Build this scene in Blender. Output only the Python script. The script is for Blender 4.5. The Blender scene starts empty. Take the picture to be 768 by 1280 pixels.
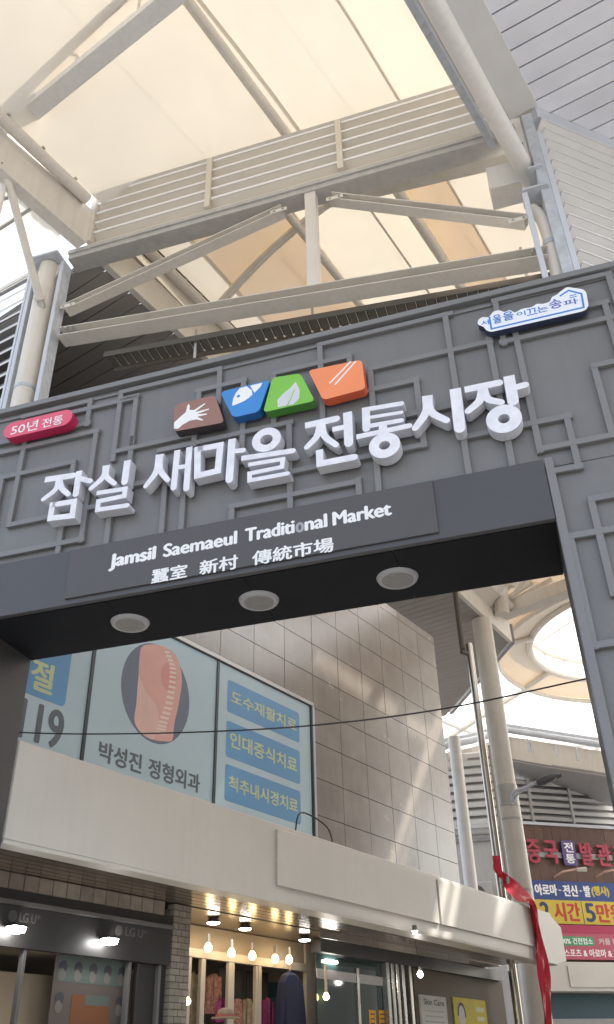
import bpy, bmesh, math, random
from mathutils import Vector, Matrix
random.seed(7)
sc = bpy.context.scene
R_ = math.radians
# ------------------------------------------------------------ camera
FOC = 1095.8                      # focal length in photo pixels (768 x 1280)
zc = Vector((340.09-384, 640+1031.08, FOC)).normalized()
yc = (Vector((0, 0, 1)) - zc*zc.z).normalized()
xc = yc.cross(zc)
if xc.x < 0: xc = -xc
CAM = Vector((0, 0, 1.6))
ROT = Matrix((xc, yc, zc))        # camera (right, up, forward) -> world
cam = bpy.data.cameras.new('camera'); camo = bpy.data.objects.new('camera', cam)
sc.collection.objects.link(camo); sc.camera = camo
cr = ROT @ Vector((1, 0, 0)); cu = ROT @ Vector((0, 1, 0)); cf = ROT @ Vector((0, 0, 1))
camo.matrix_world = Matrix.Translation(CAM) @ Matrix((cr, cu, -cf)).transposed().to_4x4()
cam.sensor_fit = 'VERTICAL'; cam.sensor_height = 24.0; cam.lens = FOC/1280*24.0
cam.clip_end = 1500; cam.clip_start = 0.05
# ------------------------------------------------------------ light
SUN_EL, SUN_AZ = 50, 62            # azimuth clockwise from +Y (the view direction)
w = bpy.data.worlds.new('World'); sc.world = w; w.use_nodes = True
nt = w.node_tree; sky = nt.nodes.new('ShaderNodeTexSky'); sky.sky_type = 'NISHITA'
sky.sun_disc = False; sky.sun_elevation = R_(SUN_EL); sky.sun_rotation = R_(SUN_AZ)
sky.air_density = 1.3; sky.dust_density = 4.0; sky.ozone_density = 1.0
bg = nt.nodes['Background']; bg.inputs[1].default_value = 0.15
hz = nt.nodes.new('ShaderNodeHueSaturation'); hz.inputs['Saturation'].default_value = .55   # thin overcast haze
nt.links.new(sky.outputs[0], hz.inputs['Color']); nt.links.new(hz.outputs[0], bg.inputs[0])
sl = bpy.data.lights.new('sun', 'SUN'); sl.energy = 4.0; sl.angle = R_(1.0); sl.color = (1, .95, .87)
so = bpy.data.objects.new('sun', sl); sc.collection.objects.link(so)
sd = Vector((math.sin(R_(SUN_AZ))*math.cos(R_(SUN_EL)), math.cos(R_(SUN_AZ))*math.cos(R_(SUN_EL)), math.sin(R_(SUN_EL))))
so.rotation_euler = (-sd).to_track_quat('-Z', 'Y').to_euler(); so.location = sd*60
sc.view_settings.view_transform = 'Standard'; sc.view_settings.look = 'None'
sc.view_settings.exposure = 1.68; sc.view_settings.gamma = 1
sc.cycles.use_denoising = True; sc.cycles.max_bounces = 8; sc.cycles.diffuse_bounces = 5
sc.cycles.sample_clamp_indirect = 6
sc.render.engine = 'CYCLES'
# ------------------------------------------------------------ frames
Z = Vector((0, 0, 1))
class Fr:
    def __init__(s, o, az_u, toward):          # vertical plane through o, running along az_u
        a = R_(az_u); s.o = Vector(o); s.u = Vector((math.sin(a), math.cos(a), 0)); s.v = Z
        n = Vector((math.cos(a), -math.sin(a), 0)); s.n = n if n.dot(Vector(toward)) > 0 else -n
    def p(s, a, b, d=0): return s.o + s.u*a + s.v*b + s.n*d
    def px(s, x, y, d=0):                      # photo pixel -> (along, height) on the plane at depth d
        r = ROT @ Vector((x-384, 640-y, FOC)); q = s.o + s.n*d
        t = (q-CAM).dot(s.n)/r.dot(s.n); P = CAM + r*t
        return ((P-s.o).dot(s.u), P.z-s.o.z)
def onz(x, y, z):
    r = ROT @ Vector((x-384, 640-y, FOC)); return CAM + r*((z-CAM.z)/r.z)
G = Fr((0, 6.8, 0), 106.68, (0, -1, 0))                      # gate front
T = Fr(G.o - G.n*1.6, 106.68, (0, -1, 0))                    # steel truss behind the gate
B = Fr((-3.03, 8.76, 0), 34.29, (1, 0, 0))                   # canopy front, left side of the street
W = Fr(B.o - B.n*1.15, 34.29, (1, 0, 0))                     # shop and tile wall
F = Fr((9, 35, 0), 72, (0, -1, 0))                           # far side of the plaza
def H(a, off, z): return B.p(a, z, off)                      # street coordinates: along, across, height
# ------------------------------------------------------------ materials
MATS = {}
def mat(name, col, rough=.5, metal=0, var=.06, scale=3, bump=.0, bscale=40, emit=0, spec=.5, trans=0, rnd=0, dirt=0, wave=None):
    m = bpy.data.materials.new(name); m.use_nodes = True; t = m.node_tree; n = t.nodes; L = t.links
    b = n['Principled BSDF']; b.inputs['Roughness'].default_value = rough; b.inputs['Metallic'].default_value = metal
    b.inputs['Specular IOR Level'].default_value = spec
    tc = n.new('ShaderNodeTexCoord'); nz = n.new('ShaderNodeTexNoise'); nz.inputs['Scale'].default_value = scale
    nz.inputs['Detail'].default_value = 6; L.new(tc.outputs['Object'], nz.inputs['Vector'])
    hs = n.new('ShaderNodeHueSaturation'); hs.inputs['Color'].default_value = (*col, 1)
    mr = n.new('ShaderNodeMapRange'); mr.inputs[1].default_value = .3; mr.inputs[2].default_value = .7
    mr.inputs[3].default_value = 1-var; mr.inputs[4].default_value = 1+var; L.new(nz.outputs['Fac'], mr.inputs[0])
    val = mr.outputs[0]
    if rnd:
        oi = n.new('ShaderNodeObjectInfo'); r2 = n.new('ShaderNodeMapRange'); r2.inputs[3].default_value = 1-rnd; r2.inputs[4].default_value = 1+rnd
        L.new(oi.outputs['Random'], r2.inputs[0]); mu = n.new('ShaderNodeMath'); mu.operation = 'MULTIPLY'
        L.new(val, mu.inputs[0]); L.new(r2.outputs[0], mu.inputs[1]); val = mu.outputs[0]
    if dirt:                                    # vertical run-off streaks
        mp = n.new('ShaderNodeMapping'); mp.inputs['Scale'].default_value = (9, 9, .5); L.new(tc.outputs['Object'], mp.inputs[0])
        n2 = n.new('ShaderNodeTexNoise'); n2.inputs['Scale'].default_value = 1.4; n2.inputs['Detail'].default_value = 5; L.new(mp.outputs[0], n2.inputs['Vector'])
        r3 = n.new('ShaderNodeMapRange'); r3.inputs[1].default_value = .45; r3.inputs[2].default_value = .8
        r3.inputs[3].default_value = 1; r3.inputs[4].default_value = 1-dirt; L.new(n2.outputs['Fac'], r3.inputs[0])
        mu = n.new('ShaderNodeMath'); mu.operation = 'MULTIPLY'; L.new(val, mu.inputs[0]); L.new(r3.outputs[0], mu.inputs[1]); val = mu.outputs[0]
    L.new(val, hs.inputs['Value']); L.new(hs.outputs[0], b.inputs['Base Color'])
    rr = n.new('ShaderNodeMapRange'); rr.inputs[3].default_value = max(.02, rough-.08); rr.inputs[4].default_value = min(1, rough+.08)
    L.new(nz.outputs['Fac'], rr.inputs[0]); L.new(rr.outputs[0], b.inputs['Roughness'])
    if bump:
        n3 = n.new('ShaderNodeTexNoise'); n3.inputs['Scale'].default_value = bscale; L.new(tc.outputs['Object'], n3.inputs['Vector'])
        bp = n.new('ShaderNodeBump'); bp.inputs['Strength'].default_value = bump; bp.inputs['Distance'].default_value = .02
        L.new(n3.outputs['Fac'], bp.inputs['Height']); L.new(bp.outputs[0], b.inputs['Normal'])
    if emit:
        b.inputs['Emission Color'].default_value = (*col, 1); b.inputs['Emission Strength'].default_value = emit
    if trans: b.inputs['Transmission Weight'].default_value = trans
    MATS[name] = m; return m
def membrane(name, col, tr):
    m = bpy.data.materials.new(name); m.use_nodes = True; t = m.node_tree; n = t.nodes; L = t.links
    n.remove(n['Principled BSDF']); o = n['Material Output']
    tc = n.new('ShaderNodeTexCoord'); nz = n.new('ShaderNodeTexNoise'); nz.inputs['Scale'].default_value = .8; nz.inputs['Detail'].default_value = 4
    L.new(tc.outputs['Object'], nz.inputs['Vector'])
    def tint(c):
        mx = n.new('ShaderNodeMix'); mx.data_type = 'RGBA'; mx.inputs[6].default_value = (*[k*.94 for k in c], 1); mx.inputs[7].default_value = (*c, 1)
        L.new(nz.outputs['Fac'], mx.inputs[0]); return mx.outputs[2]
    d = n.new('ShaderNodeBsdfDiffuse'); L.new(tint((.72, .69, .63)), d.inputs[0])
    tl = n.new('ShaderNodeBsdfTranslucent'); L.new(tint(col), tl.inputs[0])
    mx = n.new('ShaderNodeMixShader'); mx.inputs[0].default_value = tr
    mp = n.new('ShaderNodeMapping'); mp.inputs['Rotation'].default_value = (0, 0, R_(34.3)); L.new(tc.outputs['Object'], mp.inputs[0])
    sx = n.new('ShaderNodeSeparateXYZ'); L.new(mp.outputs[0], sx.inputs[0])     # weld seams: double fabric every 2.1 m
    md = n.new('ShaderNodeMath'); md.operation = 'PINGPONG'; md.inputs[1].default_value = 1.05; L.new(sx.outputs['X'], md.inputs[0])
    gt = n.new('ShaderNodeMath'); gt.operation = 'LESS_THAN'; gt.inputs[1].default_value = .022; L.new(md.outputs[0], gt.inputs[0])
    st = n.new('ShaderNodeTexNoise'); st.inputs['Scale'].default_value = 2.5; st.inputs['Detail'].default_value = 7; L.new(tc.outputs['Object'], st.inputs['Vector'])
    ms = n.new('ShaderNodeMapRange'); ms.inputs[1].default_value = .35; ms.inputs[2].default_value = .75; ms.inputs[3].default_value = tr*1.07; ms.inputs[4].default_value = tr*.97
    L.new(st.outputs['Fac'], ms.inputs[0])
    sm = n.new('ShaderNodeMath'); sm.operation = 'MULTIPLY_ADD'; sm.inputs[1].default_value = -tr*.12; L.new(gt.outputs[0], sm.inputs[0]); L.new(ms.outputs[0], sm.inputs[2])
    L.new(sm.outputs[0], mx.inputs[0])
    L.new(d.outputs[0], mx.inputs[1]); L.new(tl.outputs[0], mx.inputs[2]); L.new(mx.outputs[0], o.inputs[0]); MATS[name] = m; return m
mat('gate_grey', (.172, .170, .172), .42, 0, .07, 1.3, .06, 60, dirt=.07)
mat('gate_lattice', (.196, .195, .199), .45, 0, .05, 2.5)
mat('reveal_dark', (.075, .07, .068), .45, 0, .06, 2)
mat('fascia_grey', (.068, .067, .073), .45, 0, .05, 2)
mat('sign_board', (.078, .075, .079), .5, 0, .04, 2)
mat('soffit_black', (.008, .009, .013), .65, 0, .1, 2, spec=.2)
mat('letter_white', (.78, .78, .84), .40, 0, .08, 11)
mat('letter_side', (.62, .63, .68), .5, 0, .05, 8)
mat('print_white', (.85, .85, .86), .6, 0, .02)
mat('print_grey', (.36, .37, .40), .6, 0, .02)
mat('lamp_rim', (.42, .42, .43), .5, 0, .05)
mat('lamp_glass', (.26, .25, .24), .35, 0, .08, 20)
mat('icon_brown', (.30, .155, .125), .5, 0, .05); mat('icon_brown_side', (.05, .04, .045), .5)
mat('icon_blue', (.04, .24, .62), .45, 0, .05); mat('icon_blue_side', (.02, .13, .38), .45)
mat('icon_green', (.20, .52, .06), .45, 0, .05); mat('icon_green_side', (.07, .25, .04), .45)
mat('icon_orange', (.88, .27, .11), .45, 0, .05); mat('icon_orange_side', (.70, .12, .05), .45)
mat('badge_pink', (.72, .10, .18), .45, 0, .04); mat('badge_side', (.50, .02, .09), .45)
mat('sign_white', (.80, .82, .88), .45, 0, .03); mat('sign_dark_side', (.03, .04, .08), .5)
mat('print_blue', (.06, .22, .58), .6); mat('print_purple', (.13, .14, .50), .6)
mat('paint_cream', (.70, .66, .60), .45, 0, .05, 2, 0, 40, dirt=.10)
mat('paint_white_steel', (.74, .72, .69), .42, 0, .04, 2, dirt=.08)
mat('galvanised', (.52, .55, .60), .45, .12, .12, 9)
mat('steel_grey', (.47, .455, .435), .45, .05, .08, 5, dirt=.1)
mat('slat_white', (.70, .69, .68), .5, 0, .04, 2)
mat('slat_grey', (.58, .61, .68), .5, 0, .05, 2)
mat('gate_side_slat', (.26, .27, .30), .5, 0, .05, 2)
mat('slat_cream', (.66, .61, .53), .5, 0, .04, 2)
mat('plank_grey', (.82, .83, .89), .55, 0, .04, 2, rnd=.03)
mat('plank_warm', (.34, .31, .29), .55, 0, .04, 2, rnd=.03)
mat('tray_dark', (.13, .115, .10), .6, .2, .1)
mat('tray_metal', (.50, .49, .46), .5, .4, .1)
mat('canopy_white', (.56, .53, .485), .38, 0, .04, 1.2, dirt=.035)
mat('tile_stone', (.205, .178, .152), .24, 0, .09, 2.6, .012, 5, rnd=.07, spec=.7, dirt=.10)
mat('joint_dark', (.09, .075, .06), .8)
mat('window_frame', (.40, .40, .39), .35, .4)
mat('window_frame_dark', (.045, .06, .065), .4, .2)
mat('poster_pale', (.42, .54, .60), .42, 0, .05, .8)
mat('poster_blue', (.10, .28, .50), .42, 0, .04, 1)
mat('print_yellow', (.52, .58, .32), .45); mat('print_dark', (.10, .12, .14), .5)
mat('print_navy', (.12, .15, .21), .5); mat('print_pink', (.68, .36, .31), .5); mat('print_red_soft', (.64, .28, .24), .5); mat('print_pale_pink', (.71, .45, .39), .5)
mat('print_bone', (.74, .58, .50), .5)
mat('chrome', (.50, .46, .41), .24, .95, .08, 3)
mat('red_vinyl', (.60, .02, .045), .5, 0, .12, 6, .5, 12)
mat('asphalt', (.16, .155, .15), .9, 0, .2, 6, .3, 90); mat('paving', (.36, .35, .33), .85, 0, .1, 3, rnd=.1)
mat('ceiling_metal', (.30, .25, .20), .22, .75, .08, 3)
mat('brick_grey', (.27, .235, .20), .7, 0, .15, 8, .2, 60, rnd=.15)
mat('black_trim', (.035, .033, .032), .4); mat('bar_grey', (.13, .125, .12), .4)
mat('shop_glass', (.10, .11, .11), .06, 0, .03, spec=.8)
mat('shop_interior', (.15, .12, .09), .7, 0, .1, 1); mat('shop_wall_warm', (.34, .27, .19), .7, 0, .08, 1)
mat('logo_grey', (.11, .105, .10), .5); mat('paper_white', (.60, .58, .54), .7); mat('paper_yellow', (.62, .52, .06), .7)
mat('paper_orange', (.75, .36, .03), .7); mat('poster_rose', (.10, .08, .07), .6); mat('poster_teal', (.09, .115, .105), .6); mat('poster_orange', (.17, .065, .025), .6); mat('poster_grey', (.15, .14, .125), .6)
mat('ink', (.05, .05, .06), .7)
mat('bulb_warm', (1, .72, .34), .4, emit=6); mat('bulb_white', (1, .93, .85), .4, emit=22); mat('led_white', (1, .98, .95), .4, emit=16)
mat('bulb_base', (.45, .40, .34), .4, .3); mat('cable_black', (.02, .02, .022), .6)
mat('navy_cloth', (.018, .022, .055), .9, 0, .15, 20, .3, 200); mat('straw', (.40, .31, .22), .9, 0, .1, 30); mat('straw_band', (.50, .16, .14), .8)
mat('cloth_pink', (.30, .05, .17), .9, 0, .3, 12); mat('cloth_print', (.36, .18, .14), .9, 0, .5, 22); mat('cloth_cream', (.34, .28, .20), .9, 0, .3, 15)
mat('door_frame_cream', (.46, .40, .33), .45); mat('hanger_wood', (.35, .2, .1), .5)
mat('stainless', (.36, .35, .34), .28, .8, .1)
mat('cladding_brown', (.115, .062, .045), .6, 0, .12, 3, rnd=.08)
mat('letter_red', (.40, .035, .075), .5); mat('letter_purple', (.09, .06, .22), .5); mat('rail_grey', (.34, .33, .33), .5)
mat('banner_blue', (.035, .07, .24), .6); mat('banner_yellow', (.60, .47, .05), .6); mat('banner_red', (.50, .05, .03), .6); mat('banner_navy', (.03, .05, .14), .6)
mat('banner_pink', (.45, .09, .14), .6); mat('banner_green', (.06, .30, .14), .6); mat('banner_crimson', (.40, .03, .09), .6)
mat('wall_pale', (.56, .54, .52), .7, 0, .06, 1, dirt=.15); mat('wall_dark_teal', (.03, .075, .095), .5)
mat('lamp_dark', (.10, .10, .11), .4, .3)
membrane('membrane_shaded', (.93, .82, .66), .125)  # darker strips: shading on the vault put into the fabric tone
membrane('membrane_sunlit', (.97, .86, .68), .135)  # brighter strips of the same fabric: sunlight put into the tone
membrane('membrane_beige', (.94, .62, .34), .085)
membrane('membrane_white', (.97, .95, .90), .45)
# ------------------------------------------------------------ mesh helpers
def lnk(o): sc.collection.objects.link(o); return o
def tag(o, label=None, cat=None, group=None, kind=None):
    if label: o['label'] = label
    if cat: o['category'] = cat
    if group: o['group'] = group
    if kind: o['kind'] = kind
    return o
def thing(name, label, cat, loc, group=None):
    o = lnk(bpy.data.objects.new(name, None)); o.location = loc; o.empty_display_size = .1
    return tag(o, label, cat, group)
ORG = {}
def org(o): return ORG.get(o.name, Vector(o.location)) if o else Vector((0, 0, 0))
class M:
    """collects solids, builds one mesh object"""
    def __init__(s): s.v = []; s.f = []; s.mi = []
    def add(s, vs, fs, mi=0):
        k = len(s.v); s.v += [Vector(v) for v in vs]; s.f += [tuple(i+k for i in f) for f in fs]; s.mi += [mi]*len(fs); return s
    def hexa(s, b, t, mi=0): return s.add(list(b)+list(t), [(0, 3, 2, 1), (4, 5, 6, 7), (0, 1, 5, 4), (1, 2, 6, 5), (2, 3, 7, 6), (3, 0, 4, 7)], mi)
    def box(s, fr, a0, a1, b0, b1, d0, d1, mi=0):
        return s.hexa([fr.p(a0, b0, d0), fr.p(a1, b0, d0), fr.p(a1, b1, d0), fr.p(a0, b1, d0)],
                      [fr.p(a0, b0, d1), fr.p(a1, b0, d1), fr.p(a1, b1, d1), fr.p(a0, b1, d1)], mi)
    def bar(s, p, q, w, h, up=Z, mi=0):         # rectangular bar from p to q, centred
        p, q = Vector(p), Vector(q); t = (q-p).normalized(); x = t.cross(up).normalized()*(w/2); y = x.cross(t).normalized()*(h/2)
        return s.hexa([p-x-y, p+x-y, p+x+y, p-x+y], [q-x-y, q+x-y, q+x+y, q-x+y], mi)
    def tube(s, pts, r, seg=12, mi=0, caps=True):
        pts = [Vector(p) for p in pts]; n = len(pts); rs = r if isinstance(r, (list, tuple)) else [r]*n; rings = []
        t0 = (pts[1]-pts[0]).normalized(); a = Vector((0, 0, 1)) if abs(t0.z) < .9 else Vector((1, 0, 0)); x = t0.cross(a).normalized()
        for i, p in enumerate(pts):
            t = ((pts[min(i+1, n-1)]-pts[max(i-1, 0)])).normalized(); x = (x - t*x.dot(t)).normalized(); y = t.cross(x)
            rings.append([p + (x*math.cos(2*math.pi*k/seg)+y*math.sin(2*math.pi*k/seg))*rs[i] for k in range(seg)])
        vs = [v for rg in rings for v in rg]; fs = []
        for i in range(n-1):
            for k in range(seg): fs.append((i*seg+k, i*seg+(k+1) % seg, (i+1)*seg+(k+1) % seg, (i+1)*seg+k))
        if caps: fs += [tuple(range(seg))[::-1], tuple((n-1)*seg+k for k in range(seg))]
        return s.add(vs, fs, mi)
    def prism(s, fr, poly, d0, d1, mi=0, mside=None):
        n = len(poly); vs = [fr.p(a, b, d0) for a, b in poly]+[fr.p(a, b, d1) for a, b in poly]
        k = len(s.v); s.v += vs; s.f.append(tuple(k+i for i in range(n))[::-1]); s.mi.append(mside if mside is not None else mi)
        s.f.append(tuple(k+n+i for i in range(n))); s.mi.append(mi)
        for i in range(n): s.f.append((k+i, k+(i+1) % n, k+n+(i+1) % n, k+n+i)); s.mi.append(mside if mside is not None else mi)
        return s
    def poly3(s, pts, nrm, th, mi=0):           # thin slab from a 3-D outline
        n = len(pts); nrm = Vector(nrm)*th
        return s.add([Vector(p) for p in pts]+[Vector(p)+nrm for p in pts],
                     [tuple(range(n))[::-1], tuple(range(n, 2*n))]+[(i, (i+1) % n, n+(i+1) % n, n+i) for i in range(n)], mi)
    def strip(s, fr, pts, w, d0, d1, mi=0, mside=None, closed=False):   # mitred thick line on a plane
        n = len(pts); L = []; Rr = []
        for i in range(n):
            if closed: a, b = pts[i-1], pts[(i+1) % n]; p = pts[i]
            else: a, b, p = pts[max(i-1, 0)], pts[min(i+1, n-1)], pts[i]
            d1_ = (Vector((p[0]-a[0], p[1]-a[1]))); d2_ = Vector((b[0]-p[0], b[1]-p[1]))
            if d1_.length < 1e-9: d1_ = d2_
            if d2_.length < 1e-9: d2_ = d1_
            d1_.normalize(); d2_.normalize(); t = d1_+d2_
            t = t.normalized() if t.length > 1e-6 else d1_
            nn = Vector((-t.y, t.x)); c = max(.45, nn.dot(Vector((-d1_.y, d1_.x))))
            ww = (w[i] if isinstance(w, (list, tuple)) else w)/2/c
            L.append((p[0]+nn.x*ww, p[1]+nn.y*ww)); Rr.append((p[0]-nn.x*ww, p[1]-nn.y*ww))
        k = len(s.v); ms = mi if mside is None else mside
        for q in range(n):
            s.v += [fr.p(*L[q], d0), fr.p(*Rr[q], d0), fr.p(*L[q], d1), fr.p(*Rr[q], d1)]
        m = n if closed else n-1
        for q in range(m):
            a = k+4*q; b = k+4*((q+1) % n)
            s.f += [(a+2, a+3, b+3, b+2), (a, b, b+1, a+1), (a, a+2, b+2, b), (a+1, b+1, b+3, a+3)]; s.mi += [mi, ms, ms, ms]
        if not closed:
            a = k; b = k+4*(n-1); s.f += [(a, a+1, a+3, a+2), (b, b+2, b+3, b+1)]; s.mi += [ms, ms]
        return s
    def build(s, name, mats, parent=None, smooth=False, bevel=0, loc=None, angle=35):
        if not isinstance(mats, (list, tuple)): mats = [mats]
        o0 = org(parent) if parent else (Vector(loc) if loc is not None else Vector((0, 0, 0)))
        me = bpy.data.meshes.new(name); me.from_pydata([v-o0 for v in s.v], [], s.f)
        for m in mats: me.materials.append(MATS[m])
        for p, mi in zip(me.polygons, s.mi): p.material_index = mi
        bm = bmesh.new(); bm.from_mesh(me); bmesh.ops.recalc_face_normals(bm, faces=bm.faces)
        if bevel:
            es = [e for e in bm.edges if len(e.link_faces) == 2 and e.calc_face_angle(0) > .6]
            bmesh.ops.bevel(bm, geom=es, offset=bevel, segments=1, affect='EDGES', clamp_overlap=True)
        bm.to_mesh(me); bm.free()
        if smooth: me.polygons.foreach_set('use_smooth', [True]*len(me.polygons)); me.set_sharp_from_angle(angle=R_(angle))
        o = lnk(bpy.data.objects.new(name, me))
        if parent: o.parent = parent; ORG[o.name] = o0
        else: o.location = o0; ORG[o.name] = o0
        return o
def crv(pts, n=6):                              # Catmull-Rom through 2-D or 3-D points
    P = [Vector(p) for p in pts]; P = [P[0]*2-P[1]]+P+[P[-1]*2-P[-2]]; out = []
    for i in range(1, len(P)-2):
        for k in range(n):
            t = k/n; a, b, c, d = P[i-1:i+3]
            out.append(.5*((2*b)+(c-a)*t+(2*a-5*b+4*c-d)*t*t+(3*b-a-3*c+d)*t**3))
    out.append(P[-2]); return out
def rrect(x0, y0, x1, y1, r, n=4):
    out = []
    for cx, cy, a in ((x1-r, y1-r, 0), (x0+r, y1-r, 90), (x0+r, y0+r, 180), (x1-r, y0+r, 270)):
        for k in range(n+1): t = R_(a+90*k/n); out.append((cx+r*math.cos(t), cy+r*math.sin(t)))
    return out
def rpoly(pts, r, n=4):                         # round the corners of a polygon
    out = []; P = [Vector(p) for p in pts]
    for i, p in enumerate(P):
        a = (P[i-1]-p); b = (P[(i+1) % len(P)]-p); q = min(r, a.length*.45, b.length*.45)
        s_, e_ = p+a.normalized()*q, p+b.normalized()*q
        for k in range(n+1): t = k/n; out.append(s_*(1-t)**2+p*2*t*(1-t)+e_*t*t)
    return [(v.x, v.y) for v in out]
def ell(cx, cy, rx, ry, n=28, rot=0):
    c, s_ = math.cos(rot), math.sin(rot)
    return [(cx+rx*math.cos(2*math.pi*k/n)*c-ry*math.sin(2*math.pi*k/n)*s_, cy+rx*math.cos(2*math.pi*k/n)*s_+ry*math.sin(2*math.pi*k/n)*c) for k in range(n)]
def text(name, body, fr, bb, d, m, parent, bold=0.0, ext=.001, slant=0, res=4):
    """lettering fitted to the box bb=(a0,b0,a1,b1) on a frame, laid on depth d"""
    c = bpy.data.curves.new('t', 'FONT'); c.body = body; c.size = 1; c.extrude = 0; c.resolution_u = res; c.shear = slant
    o = lnk(bpy.data.objects.new('t', c)); bpy.context.view_layer.update()
    me = bpy.data.meshes.new_from_object(o.evaluated_get(bpy.context.evaluated_depsgraph_get()))
    vs = [v.co.copy() for v in me.vertices]; fs = [tuple(p.vertices) for p in me.polygons]
    bpy.data.objects.remove(o); bpy.data.curves.remove(c); bpy.data.meshes.remove(me)
    x0 = min(v.x for v in vs); x1 = max(v.x for v in vs); y0 = min(v.y for v in vs); y1 = max(v.y for v in vs)
    a0, b0, a1, b1 = bb; flip = 1
    k = abs(b1-b0)/(y1-y0); bw = bold*abs(b1-b0)
    a0 += bw; a1 -= bw; b0 += bw*.6; b1 -= bw*.6
    X = lambda v: a0+(a1-a0)*(v.x-x0)/(x1-x0); Y = lambda v: b0+(b1-b0)*(v.y-y0)/(y1-y0)
    mm = M(); sh = [(0, 0)] if not bold else [(-bw, 0), (bw, 0), (0, -bw*.6), (0, bw*.6), (0, 0)]
    for i, (dx, dy) in enumerate(sh):
        e = ext+i*.00025
        mm.add([fr.p(X(v)+dx, Y(v)+dy, d+e) for v in vs], fs)
    me = bpy.data.meshes.new(name); o0 = org(parent)
    me.from_pydata([v-o0 for v in mm.v], [], mm.f); me.materials.append(MATS[m])
    ob = lnk(bpy.data.objects.new(name, me)); ob.parent = parent; ORG[ob.name] = o0
    return ob
def bbpx(fr, x0, y0, x1, y1, d):                # bottom-left pixel, top-right pixel
    a = fr.px(x0, y0, d); b = fr.px(x1, y1, d); return (a[0], a[1], b[0], b[1])
#@@SETTING
# ------------------------------------------------------------ ground and street
g = M(); g.add([(-900, -900, 0), (900, -900, 0), (900, 900, 0), (-900, 900, 0)], [(0, 1, 2, 3)])
tag(g.build('ground', 'asphalt'), 'worn grey ground of the market street', kind='structure')
r = M(); r.add([H(-30, 1.2, .004), H(-30, 5.0, .004), H(40, 5.0, .004), H(40, 1.2, .004)], [(0, 1, 2, 3)])
tag(r.build('road', 'paving'), kind='structure')
for o0, o1 in ((-1.05, 1.1), (5.1, 6.6)):
    r = M(); r.hexa([H(-30, o0, 0), H(-30, o1, 0), H(26, o1, 0), H(26, o0, 0)], [H(-30, o0, .12), H(-30, o1, .12), H(26, o1, .12), H(26, o0, .12)])
    tag(r.build('pavement', 'paving'), kind='structure')
#@@GATE
# ------------------------------------------------------------ market gate
SL, SR, OL, OR = -4.45, 3.166, -3.42, 2.165
ZU, ZT = 5.49, 8.23; FT = 6.10
gate = thing('market_gate', 'dark grey box gate spanning the street with square lattice trim and a low crossbeam', 'gate', G.p(-.6, 0, -.5))
M().box(G, SL, SR, ZU+.01, ZT-.07, -.95, -.008).build('crossbeam', 'gate_grey', gate)
for a, b in ((SL, OL), (OR, SR)): M().box(G, a, b, 0, ZU+.006, -.95, -.008).build('leg', 'gate_grey', gate)
M().box(G, SL, SR, FT-.06, ZT-.074, -.006, .0).build('cladding_panel', 'gate_grey', gate)
for a, b in ((SL, OL), (OR, SR)): M().box(G, a, b, .02, FT-.072, -.006, .0).build('cladding_panel', 'gate_grey', gate)
M().box(G, SL-.02, SR+.03, ZT-.07, ZT, -.97, .075).build('cap', 'gate_lattice', gate, bevel=.004)
M().box(G, SL, SR, ZT-.155, ZT-.12, .001, .02).build('moulding', 'gate_lattice', gate)
for k in range(4):
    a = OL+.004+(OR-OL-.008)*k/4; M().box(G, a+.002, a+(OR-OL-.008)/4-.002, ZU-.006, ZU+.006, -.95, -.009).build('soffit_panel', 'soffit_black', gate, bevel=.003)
M().box(G, OL-.6, OR-.006, ZU, FT, .001, .055).build('fascia', 'fascia_grey', gate, bevel=.003)
b0 = G.px(80, 752, .075); b1 = G.px(549.5, 673, .075)
M().box(G, b0[0], b1[0], ZU+.055, FT-.012, .0555, .078).build('sign_board', 'sign_board', gate, bevel=.003)
sboard = sc.objects['sign_board']
zb = sum(G.px(x, y, .08)[1] for x, y in ((150,708.5),(203.5,696.5),(306,677.5),(416,657)))/4; zt = sum(G.px(x, y, .08)[1] for x, y in ((196,682),(297,662),(368,647.5),(489,628.5)))/4
zb2 = sum(G.px(x, y, .08)[1] for x, y in ((188.5,730.5),(249,719),(315,707.5)))/3; zt2 = sum(G.px(x, y, .08)[1] for x, y in ((235,703),(298,692.5),(417,671.5)))/3
for a in (OR+.004, OL-.075): M().box(G, a, a+.07, 0, ZU+.62, .0405, .052).build('opening_trim', 'gate_lattice', gate, bevel=.003)
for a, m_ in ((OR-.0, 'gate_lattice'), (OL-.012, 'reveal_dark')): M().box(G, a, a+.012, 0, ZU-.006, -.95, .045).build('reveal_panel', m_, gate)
Hb = [((0,554),(111,530)),((30,521),(113,502)),((84,518),(171,497)),((0,566),(122,540)),((0,694),(103,675)),((12,658),(98,638)),((0,598),(93,578)),
 ((104,637),(140,629)),((150,611),(206,597)),((144,565),(243,543.5)),((200,565),(364,527)),((153,490),(275,462)),((153,500),(172,495)),((248,491),(306,474)),((344,470),(437,443)),
 ((400,432),(563,392)),((464,463),(613,426)),((462,490),(521,474)),((363,590),(531,557)),((490,524),(575,505)),((579,549),(711,519)),((678,563.5),(775,541)),
 ((691,590),(725,583)),((628,429),(775,394)),((700,391),(758,378)),((618,377),(761,342)),((743,458),(775,451)),((740,625),(775,617)),((715,672),(775,659)),((737,809),(775,802)),
 ((290,636),(448,600)),((215,686),(236,681.5)),((203,691),(238,684))]
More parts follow.
